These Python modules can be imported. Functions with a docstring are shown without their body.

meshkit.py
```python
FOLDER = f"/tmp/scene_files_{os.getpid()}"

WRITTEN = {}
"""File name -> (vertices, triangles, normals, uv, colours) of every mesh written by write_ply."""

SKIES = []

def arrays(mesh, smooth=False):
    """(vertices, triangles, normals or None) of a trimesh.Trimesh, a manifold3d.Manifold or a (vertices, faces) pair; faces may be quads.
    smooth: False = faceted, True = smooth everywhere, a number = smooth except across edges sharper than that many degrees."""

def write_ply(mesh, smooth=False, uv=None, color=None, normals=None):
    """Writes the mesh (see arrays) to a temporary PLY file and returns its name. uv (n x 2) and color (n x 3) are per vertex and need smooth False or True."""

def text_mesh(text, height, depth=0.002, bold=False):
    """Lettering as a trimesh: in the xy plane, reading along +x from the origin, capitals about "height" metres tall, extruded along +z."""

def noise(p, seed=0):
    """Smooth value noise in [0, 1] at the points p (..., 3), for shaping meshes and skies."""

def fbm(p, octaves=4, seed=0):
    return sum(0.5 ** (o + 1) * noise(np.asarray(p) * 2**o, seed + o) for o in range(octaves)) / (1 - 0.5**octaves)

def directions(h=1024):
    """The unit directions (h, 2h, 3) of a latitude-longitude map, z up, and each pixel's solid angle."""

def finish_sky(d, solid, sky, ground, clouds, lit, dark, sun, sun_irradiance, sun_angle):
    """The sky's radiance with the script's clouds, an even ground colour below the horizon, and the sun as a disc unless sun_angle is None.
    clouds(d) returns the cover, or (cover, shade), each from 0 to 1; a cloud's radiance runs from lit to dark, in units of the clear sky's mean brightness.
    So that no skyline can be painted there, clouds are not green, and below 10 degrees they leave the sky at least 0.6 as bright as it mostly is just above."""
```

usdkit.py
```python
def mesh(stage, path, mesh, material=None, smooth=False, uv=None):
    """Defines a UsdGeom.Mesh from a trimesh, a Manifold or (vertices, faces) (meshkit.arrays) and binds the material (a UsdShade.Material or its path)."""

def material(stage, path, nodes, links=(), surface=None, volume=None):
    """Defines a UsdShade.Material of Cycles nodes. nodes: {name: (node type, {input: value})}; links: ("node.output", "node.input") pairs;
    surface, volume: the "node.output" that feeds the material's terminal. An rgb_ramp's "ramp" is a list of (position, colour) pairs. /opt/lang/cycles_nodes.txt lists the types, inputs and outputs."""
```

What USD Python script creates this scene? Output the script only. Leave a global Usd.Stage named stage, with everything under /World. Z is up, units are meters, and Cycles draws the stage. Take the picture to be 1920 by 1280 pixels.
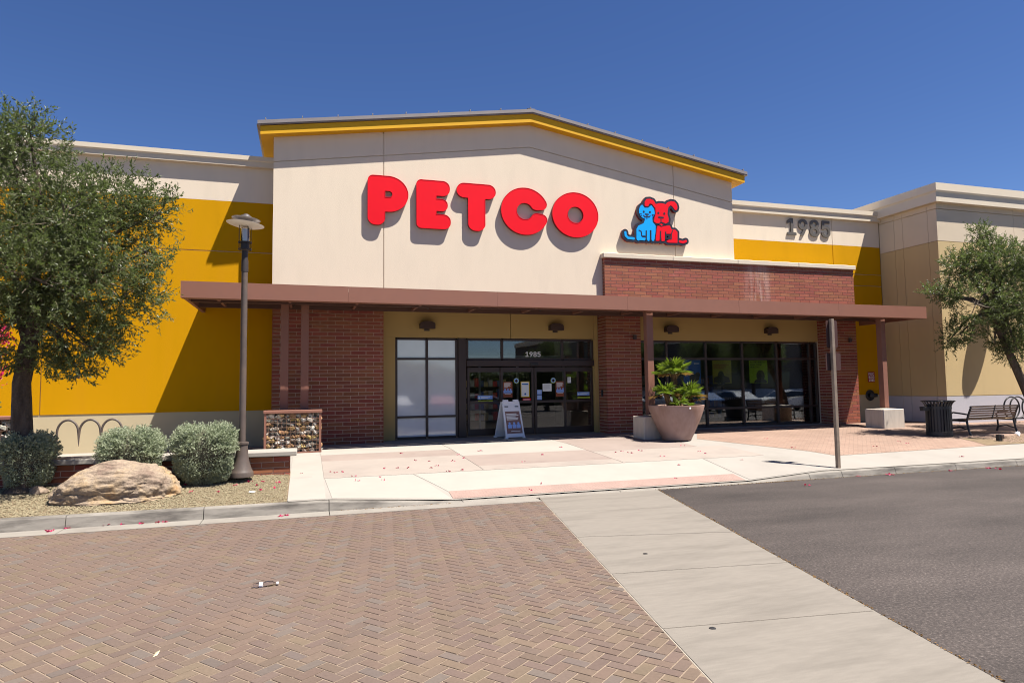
import math, random
import numpy as np, trimesh, usdkit, meshkit
from shapely.geometry import Polygon, LineString, Point, box as sbox, MultiPolygon
from shapely import affinity
from shapely.ops import unary_union
from scipy.spatial import ConvexHull
from pxr import Usd, UsdGeom, UsdLux, UsdShade, Gf, Sdf

stage = Usd.Stage.CreateInMemory()
UsdGeom.SetStageUpAxis(stage, UsdGeom.Tokens.z)
UsdGeom.SetStageMetersPerUnit(stage, 1.0)
UsdGeom.Xform.Define(stage, '/World')
UsdGeom.Scope.Define(stage, '/World/Looks')
rng = np.random.default_rng(7)
random.seed(7)

# ------------------------------------------------------------------ camera, sky, sun
EYE = np.array([0, 0, 1.97]); FPX = 1237.0; YAW, PITCH, ROLL = 0.3023, 0.0691, -0.01334
def cam_axes():
    f = np.array([math.sin(YAW)*math.cos(PITCH), math.cos(YAW)*math.cos(PITCH), math.sin(PITCH)])
    r = np.array([math.cos(YAW), -math.sin(YAW), 0]); u = np.cross(r, f)
    return np.array([r*math.cos(ROLL)+u*math.sin(ROLL), -r*math.sin(ROLL)+u*math.cos(ROLL), f])
CM = cam_axes()
cam = UsdGeom.Camera.Define(stage, '/World/camera')
cam.CreateHorizontalApertureAttr(36.0); cam.CreateVerticalApertureAttr(24.0)
cam.CreateFocalLengthAttr(FPX/1920*36)
cam.CreateClippingRangeAttr(Gf.Vec2f(0.05, 2000))
cam.AddTransformOp().Set(Gf.Matrix4d(*CM[0], 0, *CM[1], 0, *(-CM[2]), 0, *EYE, 1))
cam.CreateExposureAttr(1.32)

LIGHT = np.array([-0.363, 0.29, -1.0]); SUN = -LIGHT/np.linalg.norm(LIGHT)
SUN_EL = math.asin(SUN[2]); SUN_ROT = math.atan2(SUN[0], SUN[1])
SKY = usdkit.material(stage, '/World/Looks/sky', {
    'sky': ('sky_texture', {'sky_type': 'single_scattering', 'sun_disc': False, 'sun_elevation': SUN_EL, 'sun_rotation': SUN_ROT,
                            'altitude': 2000.0, 'air_density': 1.0, 'aerosol_density': 0.35, 'ozone_density': 3.0}),
    'hs': ('hsv', {'hue': .512, 'saturation': 1.18}), 'bg': ('background_shader', {'strength': 0.05})}, [('sky.color', 'hs.color'), ('hs.color', 'bg.color')], surface='bg.background')
dome = UsdLux.DomeLight.Define(stage, '/World/sky')
UsdShade.MaterialBindingAPI.Apply(dome.GetPrim()).Bind(SKY)
dome.GetPrim().SetCustomDataByKey('kind', 'structure')
sun = UsdLux.DistantLight.Define(stage, '/World/sun')
sun.CreateNormalizeAttr(True); sun.CreateIntensityAttr(1.25); sun.CreateAngleAttr(0.53); sun.CreateColorAttr(Gf.Vec3f(1.0, 0.95, 0.88))
sx = np.cross([0, 0, 1.0], SUN); sx /= np.linalg.norm(sx); sy = np.cross(SUN, sx)
sun.AddTransformOp().Set(Gf.Matrix4d(*sx, 0, *sy, 0, *SUN, 0, 0, 0, 50, 1))

# ------------------------------------------------------------------ where things stand (metres, X along the shop front, Y into it)
def ray(px, py):
    return CM.T @ np.array([(px-960)/FPX, -(py-640)/FPX, 1.0])
def at(px, py, Y):
    r = ray(px, py); return EYE + r*(Y/r[1])
def kerb_h(x):
    return float(np.interp(x, [-6, -3, 0.4, 2.45, 8.5, 10.3, 14, 30], [.19, .175, .16, .014, .014, .13, .125, .14]))
def gh(x, y):                                                       # height of the pavement in front of the shop
    def zp(yy):
        t = min(max((yy-11.3)/4.9, 0), 1)
        return float(np.interp(yy, [11.3, 13.2, 16.2, 18.5, 20], [.15, .325, .455, .485, .5])) + .004*min(max(x, -8), 22)*t
    if y >= 13.0: return zp(y)
    t = max(0, (y-11.3)/1.7); return kerb_h(x)*(1-t) + zp(13.0)*t
def gr(px, py, f=gh):
    r = ray(px, py); z = 0.3
    for _ in range(30):
        p = EYE + r*((z-EYE[2])/r[2]); z = .5*z + .5*f(p[0], p[1])
    return p
def road(px, py): return gr(px, py, lambda x, y: 0.0)
def bed_h(x, y): return .165 + .125*max(0, y-11.5) + .02*math.sin(x*2.1+1)*math.sin(y*2.7)*min(1, max(0, (y-11.6)))

# ------------------------------------------------------------------ writing prims
COUNT = {}
def numbered(parent, name):
    k = (parent, name); n = COUNT.get(k, 0); COUNT[k] = n+1
    return f'{parent}/{name}' if n == 0 else f'{parent}/{name}_{n:03d}'
def path_of(p): return '/World' if p is None else str(p.GetPath())
def obj(name, m, mat, parent=None, smooth=False, loc=None):
    if isinstance(m, MB): m = m.arrays()
    p = numbered(path_of(parent), name)
    me = usdkit.mesh(stage, p, m, mat, smooth)
    if loc is not None: UsdGeom.Xformable(me).AddTranslateOp().Set(Gf.Vec3d(*map(float, loc)))
    return me.GetPrim()
def tag(o, label=None, cat=None, group=None, kind=None):
    for k, v in (('label', label), ('category', cat), ('group', group), ('kind', kind)):
        if v: o.SetCustomDataByKey(k, v)
    return o
def thing(name, label, cat, loc=(0, 0, 0), rz=0, group=None, kind=None):
    x = UsdGeom.Xform.Define(stage, numbered('/World', name))
    x.AddTranslateOp().Set(Gf.Vec3d(*map(float, loc))); x.AddRotateZOp().Set(float(math.degrees(rz)))
    return tag(x.GetPrim(), label, cat, group, kind)
def copy(root, loc, rz, label, group=None, scale=None):
    was = root.GetCustomData()
    base = root.GetName()
    r = thing(base, label, was['category'], loc, rz, group or was.get('group'))
    if scale: UsdGeom.Xformable(r).AddScaleOp().Set(Gf.Vec3f(*scale))
    r.GetReferences().AddInternalReference(root.GetPath()); r.SetInstanceable(True)
    return r
def xf_group(name, parent):                                         # a part whose look is all in its sub-parts
    x = UsdGeom.Xform.Define(stage, numbered(path_of(parent), name)); return x.GetPrim()

class MB:
    def __init__(s): s.v = []; s.f = []; s.n = 0
    def add(s, v, f):
        v = np.asarray(v, float); f = np.asarray(f, int)
        if f.shape[1] == 4: f = np.vstack([f[:, [0, 1, 2]], f[:, [0, 2, 3]]])
        s.v.append(v); s.f.append(f+s.n); s.n += len(v); return s
    def mesh(s, m): return s.add(m.vertices, m.faces)
    def arrays(s): return np.vstack(s.v), np.vstack(s.f)
    def box(s, x0, x1, y0, y1, z0, z1, c=0.0):
        if c <= 0:
            v = [(x, y, z) for z in (z0, z1) for x, y in ((x0, y0), (x1, y0), (x1, y1), (x0, y1))]
            return s.add(v, [(3, 2, 1, 0), (4, 5, 6, 7), (0, 1, 5, 4), (1, 2, 6, 5), (2, 3, 7, 6), (3, 0, 4, 7)])
        pts = []
        for dx in (0, 1):
            for dy in (0, 1):
                for dz in (0, 1):
                    X, Y, Z = (x0, x1)[dx], (y0, y1)[dy], (z0, z1)[dz]; a = (c, -c)
                    pts += [(X+a[dx], Y+a[dy], Z), (X+a[dx], Y, Z+a[dz]), (X, Y+a[dy], Z+a[dz])]
        return s.hull(pts)
    def hull(s, pts):
        h = trimesh.convex.convex_hull(np.asarray(pts, float)); return s.mesh(h)
    def tube(s, pts, r, n=8, cap=True):
        pts = np.asarray(pts, float); r = np.broadcast_to(r, len(pts)); V = []
        t = np.gradient(pts, axis=0); t /= np.linalg.norm(t, axis=1, keepdims=True)+1e-12
        u = np.cross(t[0], [0, 0, 1.0]); u = np.cross(t[0], [1.0, 0, 0]) if np.linalg.norm(u) < 1e-3 else u
        for i in range(len(pts)):
            u = u - t[i]*(u@t[i]); u /= np.linalg.norm(u); w = np.cross(t[i], u)
            a = np.arange(n)*2*math.pi/n
            V.append(pts[i] + r[i]*(np.cos(a)[:, None]*u + np.sin(a)[:, None]*w))
        F = [(i*n+j, i*n+(j+1) % n, (i+1)*n+(j+1) % n, (i+1)*n+j) for i in range(len(pts)-1) for j in range(n)]
        s.add(np.vstack(V), F)
        if cap:
            for i, o in ((0, -1), (len(pts)-1, 1)):
                s.add(np.vstack([V[i], pts[i]]), [((j+1) % n, j, n) if o < 0 else (j, (j+1) % n, n) for j in range(n)])
        return s
    def lathe(s, prof, n=24, at=(0, 0, 0)):
        prof = np.asarray(prof, float); a = np.arange(n)*2*math.pi/n
        V = np.array([[(r*math.cos(t)+at[0], r*math.sin(t)+at[1], z+at[2]) for t in a] for r, z in prof]).reshape(-1, 3)
        F = [(i*n+j, i*n+(j+1) % n, (i+1)*n+(j+1) % n, (i+1)*n+j) for i in range(len(prof)-1) for j in range(n)]
        return s.add(V, F)
    def prism(s, poly, d, frame='xz', y=0.0):                       # shapely polygon in x,z drawn on a wall (front at y, depth d behind it) or in x,y lying flat
        for g in getattr(poly, 'geoms', [poly]):
            if g.is_empty or g.area < 1e-7: continue
            m = trimesh.creation.extrude_polygon(g, d, engine='earcut'); v = np.array(m.vertices); f = np.array(m.faces)
            if frame == 'xz': v = np.stack([v[:, 0], y+v[:, 2], v[:, 1]], 1); f = f[:, ::-1]
            else: v = v + [0, 0, y]
            s.add(v, f)
        return s
    def patch(s, q, f, nu=8, nv=6, dz=0.0):                          # quad of ground points following the height f
        q = np.asarray(q, float)[:, :2]; U, V = np.meshgrid(np.linspace(0, 1, nu+1), np.linspace(0, 1, nv+1))
        p = (1-U)[..., None]*(1-V)[..., None]*q[0] + U[..., None]*(1-V)[..., None]*q[1] + U[..., None]*V[..., None]*q[2] + (1-U)[..., None]*V[..., None]*q[3]
        p = p.reshape(-1, 2); z = [f(a, b)+dz for a, b in p]
        F = [(j*(nu+1)+i, j*(nu+1)+i+1, (j+1)*(nu+1)+i+1, (j+1)*(nu+1)+i) for j in range(nv) for i in range(nu)]
        v = np.c_[p, z]; a, b, c = v[F[0][0]], v[F[0][1]], v[F[0][2]]
        if np.cross(b-a, c-a)[2] < 0: F = [x[::-1] for x in F]
        return s.add(v, F)

# ------------------------------------------------------------------ materials
def mat(name, col, rough=0.7, spec=0.3, noise=0.0, scale=3.0, bump=0.0, bscale=60.0, var=0.0, metal=0.0, dirt=None, dscale=0.6, dlo=.5, dhi=.75, stretch=None, coat=0.0, detail=5, wash=None):
    """principled; noise = value mottling, bump in metres, var = variation from piece to piece, dirt = colour of stains with a shape of their own"""
    n = {'g': ('geometry', {}), 'p': ('principled_bsdf', {'roughness': rough, 'specular_ior_level': spec, 'metallic': metal, 'base_color': col, 'coat_weight': coat})}
    L = []; cur = None; pos = 'g.position'
    if stretch:
        n['map'] = ('mapping', {'scale': stretch}); L.append(('g.position', 'map.vector')); pos = 'map.vector'
    if noise or var:
        n['hs'] = ('hsv', {'color': col, 'hue': .5, 'saturation': 1.0, 'value': 1.0})
        if noise:
            n['nz'] = ('noise_texture', {'scale': scale, 'detail': float(detail), 'roughness': .6}); L.append((pos, 'nz.vector'))
            n['mr'] = ('map_range', {'from_min': .3, 'from_max': .7, 'to_min': 1-noise, 'to_max': 1+noise}); L.append(('nz.fac', 'mr.value'))
        if var:
            n['oi'] = ('object_info', {}); n['ad'] = ('math', {'math_type': 'add'}); n['fr'] = ('math', {'math_type': 'fraction'})
            L += [('oi.random', 'ad.value1'), ('g.random_per_island', 'ad.value2'), ('ad.value', 'fr.value1')]
            n['mv'] = ('map_range', {'from_min': 0., 'from_max': 1., 'to_min': 1-var, 'to_max': 1+var}); L.append(('fr.value', 'mv.value'))
            n['f2'] = ('math', {'math_type': 'multiply', 'value2': 7.31}); n['f3'] = ('math', {'math_type': 'fraction'})
            n['mh'] = ('map_range', {'from_min': 0., 'from_max': 1., 'to_min': .5-.03*min(1, var*3), 'to_max': .5+.03*min(1, var*3)})
            L += [('fr.value', 'f2.value1'), ('f2.value', 'f3.value1'), ('f3.value', 'mh.value'), ('mh.result', 'hs.hue')]
        if noise and var:
            n['mm'] = ('math', {'math_type': 'multiply'}); L += [('mr.result', 'mm.value1'), ('mv.result', 'mm.value2'), ('mm.value', 'hs.value')]
        else: L.append((('mr' if noise else 'mv')+'.result', 'hs.value'))
        cur = 'hs.color'
    if dirt is not None:
        n['dn'] = ('noise_texture', {'scale': dscale, 'detail': 7., 'roughness': .65}); L.append((pos, 'dn.vector'))
        n['dr'] = ('map_range', {'from_min': dlo, 'from_max': dhi, 'to_min': 0., 'to_max': 1., 'clamp': True}); L.append(('dn.fac', 'dr.value'))
        n['dm'] = ('mix', {'color1': col, 'color2': dirt}); L.append(('dr.result', 'dm.fac'))
        if cur: L.append((cur, 'dm.color1'))
        cur = 'dm.color'
    if wash is not None:                                            # pale lime runs down one stretch of a wall: (x, half width, colour)
        n['sx'] = ('separate_xyz', {}); n['wa'] = ('math', {'math_type': 'subtract', 'value2': wash[0]}); n['wb'] = ('math', {'math_type': 'absolute'})
        n['wr'] = ('map_range', {'range_type': 'smoothstep', 'from_min': wash[1], 'from_max': 0., 'to_min': 0., 'to_max': 1., 'clamp': True})
        n['wm'] = ('mapping', {'scale': (7., 7., .8)}); n['wn'] = ('noise_texture', {'scale': 1., 'detail': 5., 'roughness': .6}); n['wc'] = ('map_range', {'from_min': .35, 'from_max': .7, 'to_min': 0., 'to_max': .6, 'clamp': True})
        n['wx'] = ('math', {'math_type': 'multiply'}); n['wz'] = ('mix', {'color2': wash[2]})
        L += [('g.position', 'sx.vector'), ('sx.x', 'wa.value1'), ('wa.value', 'wb.value1'), ('wb.value', 'wr.value'), ('g.position', 'wm.vector'), ('wm.vector', 'wn.vector'), ('wn.fac', 'wc.value'), ('wr.result', 'wx.value1'), ('wc.result', 'wx.value2'), ('wx.value', 'wz.fac'), (cur, 'wz.color1')]
        cur = 'wz.color'
    if cur: L.append((cur, 'p.base_color'))
    if bump:
        n['bn'] = ('noise_texture', {'scale': bscale, 'detail': 3., 'roughness': .6}); n['bp'] = ('bump', {'strength': 1.0, 'distance': bump})
        L += [('g.position', 'bn.vector'), ('bn.fac', 'bp.height'), ('bp.normal', 'p.normal')]
    return usdkit.material(stage, '/World/Looks/'+name, n, L, surface='p.BSDF')
def leafmat(name, col, tcol, var=.35, trans=.35, rough=.5):
    n = {'g': ('geometry', {}), 'hs': ('hsv', {'color': col}), 'mv': ('map_range', {'from_min': 0., 'from_max': 1., 'to_min': 1-var, 'to_max': 1+var}),
         'f2': ('math', {'math_type': 'multiply', 'value2': 9.7}), 'f3': ('math', {'math_type': 'fraction'}), 'mh': ('map_range', {'from_min': 0., 'from_max': 1., 'to_min': .475, 'to_max': .515}),
         'p': ('principled_bsdf', {'roughness': rough, 'specular_ior_level': .35}), 't': ('translucent_bsdf', {'color': tcol}), 'm': ('mix_closure', {'fac': trans})}
    L = [('g.random_per_island', 'mv.value'), ('mv.result', 'hs.value'), ('g.random_per_island', 'f2.value1'), ('f2.value', 'f3.value1'), ('f3.value', 'mh.value'), ('mh.result', 'hs.hue'),
         ('hs.color', 'p.base_color'), ('p.BSDF', 'm.closure1'), ('t.BSDF', 'm.closure2')]
    return usdkit.material(stage, '/World/Looks/'+name, n, L, surface='m.closure')
def glassmat(name, tint=(.8, .85, .85), ior=1.52, rough=0.0, wob=0.0):
    n = {'fr': ('fresnel', {'IOR': ior}), 't': ('transparent_bsdf', {'color': tint}), 'g': ('glossy_bsdf', {'color': (1, 1, 1), 'roughness': rough}), 'm': ('mix_closure', {}), 'ge': ('geometry', {}),
         'a': ('math', {'math_type': 'multiply_add', 'value2': 1.5, 'value3': .02, 'use_clamp': True})}
    L = [('fr.fac', 'a.value1'), ('a.value', 'm.fac'), ('t.BSDF', 'm.closure1'), ('g.BSDF', 'm.closure2')]
    if wob:
        n['bn'] = ('noise_texture', {'scale': 1.3, 'detail': 1.}); n['bp'] = ('bump', {'strength': 1.0, 'distance': wob})
        L += [('ge.position', 'bn.vector'), ('bn.fac', 'bp.height'), ('bp.normal', 'g.normal')]
    return usdkit.material(stage, '/World/Looks/'+name, n, L, surface='m.closure')
def emit(name, col, s): return usdkit.material(stage, '/World/Looks/'+name, {'e': ('emission', {'color': col, 'strength': s})}, [], surface='e.emission')

CREAM = mat('stucco_cream', (.67, .568, .438), .85, .2, noise=.05, scale=.9, bump=.003, bscale=60, dirt=(.56, .475, .37), dscale=.9, dlo=.5, dhi=.9, stretch=(1.6, 1.6, .35))
WHITEC = mat('stucco_pale', (.59, .51, .395), .8, .2, noise=.03, scale=.8, bump=.001, bscale=120)
YELLOW = mat('stucco_yellow', (.51, .25, .002), .85, .06, noise=.05, scale=.9, bump=.003, bscale=60, dirt=(.48, .225, .006), dscale=.9, dlo=.5, dhi=.9, stretch=(1.6, 1.6, .35))
YTRIM = mat('trim_yellow', (.62, .33, .004), .6, .3, noise=.03, scale=1.0)
TAN = mat('stucco_tan', (.47, .35, .18), .85, .2, noise=.05, scale=.9, bump=.003, bscale=60, dirt=(.40, .295, .15), dscale=.9, dlo=.5, dhi=.9, stretch=(1.6, 1.6, .35))
BASETAN = mat('stucco_base_tan', (.47, .39, .25), .85, .2, noise=.04, scale=.9, bump=.0015, bscale=140)
GREY = mat('stucco_grey', (.42, .40, .42), .85, .2, noise=.04, scale=.9, bump=.0015, bscale=140)
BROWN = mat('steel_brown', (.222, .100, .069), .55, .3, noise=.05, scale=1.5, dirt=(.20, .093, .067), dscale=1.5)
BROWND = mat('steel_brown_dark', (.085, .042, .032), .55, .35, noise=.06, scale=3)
FRAME = mat('bronze_frame', (.035, .018, .012), .45, .5, noise=.08, scale=4)
ROOFM = mat('roof_metal', (.22, .195, .19), .5, .4, noise=.06, scale=2)
BRICK = mat('brick_face', (.222, .072, .043), .85, .2, noise=.10, scale=14, bump=.0012, bscale=220, var=.16)
BRICKW = mat('brick_face_washed', (.268, .092, .057), .85, .2, noise=.10, scale=14, bump=.0012, bscale=220, var=.13, dirt=(.42, .27, .22), dscale=1.1, dlo=.6, dhi=.95, stretch=(.9, 1, .22), wash=(14.45, .75, (.58, .46, .40)))
MORTAR = mat('mortar', (.47, .375, .30), .95, .1, noise=.12, scale=20, bump=.001, bscale=200)
CONC = mat('concrete_walk', (.26, .237, .208), .85, .2, noise=.05, scale=1.3, bump=.0008, bscale=180, dirt=(.20, .18, .155), dscale=.55, dlo=.56, dhi=.86)
CONCW = mat('concrete_white', (.285, .259, .225), .85, .2, noise=.04, scale=1.5, bump=.0008, bscale=180, dirt=(.25, .23, .20), dscale=.8, dlo=.55, dhi=.9)
CONCP = mat('concrete_pink', (.240, .192, .164), .85, .2, noise=.06, scale=1.6, bump=.0008, bscale=180, dirt=(.18, .138, .12), dscale=.8)
CONCL = mat('concrete_blush', (.265, .226, .194), .85, .2, noise=.05, scale=1.6, bump=.0008, bscale=180, dirt=(.215, .182, .157), dscale=.6)
BAND = mat('concrete_band', (.178, .158, .134), .9, .2, noise=.07, scale=9, bump=.0012, bscale=160, dirt=(.118, .104, .088), dscale=1.1, dlo=.48, dhi=.85, stretch=(.55, 2.6, 1), detail=8)
JOINTC = mat('joint_sand', (.30, .265, .215), .95, .1, noise=.15, scale=30)
KERB = mat('concrete_kerb', (.215, .195, .168), .9, .2, noise=.12, scale=6, bump=.0025, bscale=90, dirt=(.085, .076, .067), dscale=1.6, dlo=.44, dhi=.66, stretch=(.7, 1, 4))
GUTTER = mat('concrete_gutter', (.215, .195, .168), .9, .2, noise=.07, scale=3, bump=.001, bscale=150, dirt=(.165, .145, .125), dscale=1.2)
TACT = mat('tactile_pink', (.265, .182, .152), .8, .2, noise=.07, scale=3, dirt=(.21, .155, .13), dscale=1.2)
PAVJ = mat('paver_sand', (.215, .165, .122), .95, .1, noise=.18, scale=25, dirt=(.09, .07, .055), dscale=1.8, dlo=.62, dhi=.75)
ASPH = usdkit.material(stage, '/World/Looks/asphalt', {
    'g': ('geometry', {}), 'n1': ('noise_texture', {'scale': 38., 'detail': 3., 'roughness': .8}), 'r1': ('rgb_ramp', {'ramp': [(0, (.014, .012, .0118)), (.42, (.040, .032, .0285)), (.52, (.055, .0445, .0395)), (.60, (.073, .059, .051)), (.66, (.13, .108, .098)), (1, (.20, .165, .145))]}),
    'n2': ('noise_texture', {'scale': .5, 'detail': 5., 'roughness': .6}), 'm2': ('map_range', {'from_min': .35, 'from_max': .68, 'to_min': .6, 'to_max': 1.25}), 'mp': ('mapping', {'scale': (.45, 1.2, 1)}),
    'n3': ('noise_texture', {'scale': 14., 'detail': 3.}), 'm3': ('map_range', {'from_min': .3, 'from_max': .7, 'to_min': .88, 'to_max': 1.12}),
    'x': ('math', {'math_type': 'multiply'}), 'hs': ('hsv', {}), 'p': ('principled_bsdf', {'roughness': .85, 'specular_ior_level': .3}), 'b': ('bump', {'strength': 1., 'distance': .006})},
    [('g.position', 'n1.vector'), ('g.position', 'mp.vector'), ('mp.vector', 'n2.vector'), ('g.position', 'n3.vector'), ('n1.fac', 'r1.fac'), ('n2.fac', 'm2.value'), ('n3.fac', 'm3.value'), ('m2.result', 'x.value1'), ('m3.result', 'x.value2'),
     ('r1.color', 'hs.color'), ('x.value', 'hs.value'), ('hs.color', 'p.base_color'), ('n1.fac', 'b.height'), ('b.normal', 'p.normal')], surface='p.BSDF')
SALMON = usdkit.material(stage, '/World/Looks/salmon_pavers', {
    'g': ('geometry', {}), 'mp': ('mapping', {'rotation': (0, 0, .785)}), 'bk': ('brick_texture', {'color1': (.265, .182, .138), 'color2': (.232, .153, .114), 'mortar': (.19, .135, .105), 'scale': 1.0, 'mortar_size': .006, 'brick_width': .2, 'row_height': .1, 'mortar_smooth': .2}),
    'n2': ('noise_texture', {'scale': .8, 'detail': 5.}), 'm2': ('map_range', {'from_min': .3, 'from_max': .7, 'to_min': .88, 'to_max': 1.1}), 'hs': ('hsv', {}), 'p': ('principled_bsdf', {'roughness': .85, 'specular_ior_level': .2}), 'b': ('bump', {'strength': 1., 'distance': .004, 'invert': True})},
    [('g.position', 'mp.vector'), ('mp.vector', 'bk.vector'), ('g.position', 'n2.vector'), ('n2.fac', 'm2.value'), ('bk.color', 'hs.color'), ('m2.result', 'hs.value'), ('hs.color', 'p.base_color'), ('bk.fac', 'b.height'), ('b.normal', 'p.normal')], surface='p.BSDF')
EARTH = mat('dry_earth', (.165, .122, .076), .95, .1, noise=.2, scale=8, bump=.004, bscale=60)
PEB = mat('pebbles', (.27, .21, .14), .9, .2, noise=.15, scale=30, var=.65)
RED = mat('sign_red', (.72, .001, .010), .45, .25, noise=.03, scale=1.0)
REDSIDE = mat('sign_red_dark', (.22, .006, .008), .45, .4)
BLACK = mat('sign_black', (.022, .022, .032), .4, .4)
BLUE = mat('sign_blue', (.005, .33, .86), .35, .4)
DIGIT = mat('digit_bronze', (.095, .082, .068), .45, .5, noise=.06, scale=6)
WHITE = mat('white_plastic', (.72, .72, .74), .4, .5, noise=.03, scale=4)
FILM = mat('window_film', (.62, .645, .67), .06, 1.0, noise=.05, scale=1.2, coat=1.0)
POLE = mat('lamp_post_brown', (.085, .065, .055), .5, .4, noise=.12, scale=6, dirt=(.12, .085, .06), dscale=4)
POLED = mat('lamp_collar', (.035, .028, .026), .5, .4, noise=.1, scale=6)
HATW = mat('lamp_hat_white', (.72, .66, .58), .45, .5)
HATG = mat('lamp_hat_grey', (.12, .105, .10), .35, .5)
LGLASS = glassmat('lamp_glass', (.95, .93, .9), 1.45)
GLASS = glassmat('window_glass', (.80, .84, .84), 1.52, wob=.0006)
ROCK = usdkit.material(stage, '/World/Looks/boulder', {
    'g': ('geometry', {}), 'n1': ('noise_texture', {'scale': 1.6, 'detail': 8., 'roughness': .65}), 'r1': ('rgb_ramp', {'ramp': [(.0, (.10, .060, .042)), (.36, (.19, .125, .085)), (.48, (.26, .19, .125)), (.58, (.30, .20, .10)), (.68, (.32, .16, .04)), (1., (.38, .30, .21))]}),
    'n2': ('noise_texture', {'scale': 22., 'detail': 6., 'roughness': .7}), 'm2': ('map_range', {'from_min': .3, 'from_max': .7, 'to_min': .72, 'to_max': 1.25}), 'hs': ('hsv', {'saturation': .85}),
    'p': ('principled_bsdf', {'roughness': .85, 'specular_ior_level': .2}), 'b': ('bump', {'strength': 1., 'distance': .02})},
    [('g.position', 'n1.vector'), ('g.position', 'n2.vector'), ('n1.fac', 'r1.fac'), ('r1.color', 'hs.color'), ('n2.fac', 'm2.value'), ('m2.result', 'hs.value'), ('hs.color', 'p.base_color'), ('n2.fac', 'b.height'), ('b.normal', 'p.normal')], surface='p.BSDF')
GST = [mat('gabion_stone_'+k, c, .85, .2, noise=.25, scale=12, bump=.003, bscale=60, var=.25) for k, c in (('grey', (.33, .31, .27)), ('pale', (.50, .45, .37)), ('rust', (.34, .22, .10)), ('dark', (.16, .145, .12)))]
WIRE = mat('gabion_wire', (.20, .11, .07), .6, .4, noise=.2, scale=20)
BARK = mat('olive_bark', (.085, .065, .05), .95, .1, noise=.35, scale=14, bump=.02, bscale=30, stretch=(1, 1, .35))
TWIG = mat('olive_twig', (.17, .135, .10), .9, .1, noise=.2, scale=20)
OLIVE = leafmat('olive_leaf', (.145, .192, .070), (.18, .25, .06), .55, .3, .40)
SAGE = leafmat('sage_leaf', (.46, .53, .36), (.38, .46, .26), .35, .3, .7)
SAGEIN = mat('sage_twigs', (.09, .085, .06), .95, .1, noise=.3, scale=25)
PALMG = leafmat('palm_frond', (.15, .24, .025), (.25, .38, .03), .4, .35, .4)
PALMY = leafmat('palm_frond_dry', (.36, .24, .06), (.4, .28, .06), .35, .3, .6)
PTRUNK = mat('palm_trunk', (.13, .075, .035), .95, .1, noise=.4, scale=30, bump=.01, bscale=50)
PETAL = leafmat('petal_red', (.55, .010, .03), (.5, .01, .025), .3, .25, .5)
LITTER = leafmat('leaf_litter', (.30, .20, .05), (.3, .18, .03), .4, .1, .8)
BLOCKC = mat('block_concrete', (.46, .40, .335), .9, .2, noise=.09, scale=3, bump=.0015, bscale=120, dirt=(.30, .25, .21), dscale=1.3, dlo=.55, dhi=.8, stretch=(3, 3, .6))
PLANTC = mat('planter_concrete', (.315, .205, .165), .8, .25, noise=.09, scale=3, bump=.002, bscale=90, dirt=(.22, .125, .09), dscale=1.8, dlo=.45, dhi=.75, stretch=(1, 1, .5))
SOIL = mat('soil', (.07, .045, .03), .95, .1, noise=.4, scale=30, bump=.01, bscale=40)
IRON = mat('black_iron', (.022, .022, .022), .45, .45, noise=.1, scale=10)
WOOD = mat('bench_wood', (.30, .20, .13), .75, .3, noise=.25, scale=9, stretch=(.4, 5, 5), var=.2)
SIGNB = mat('sign_back_brown', (.062, .028, .022), .5, .4, noise=.06, scale=3)
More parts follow.
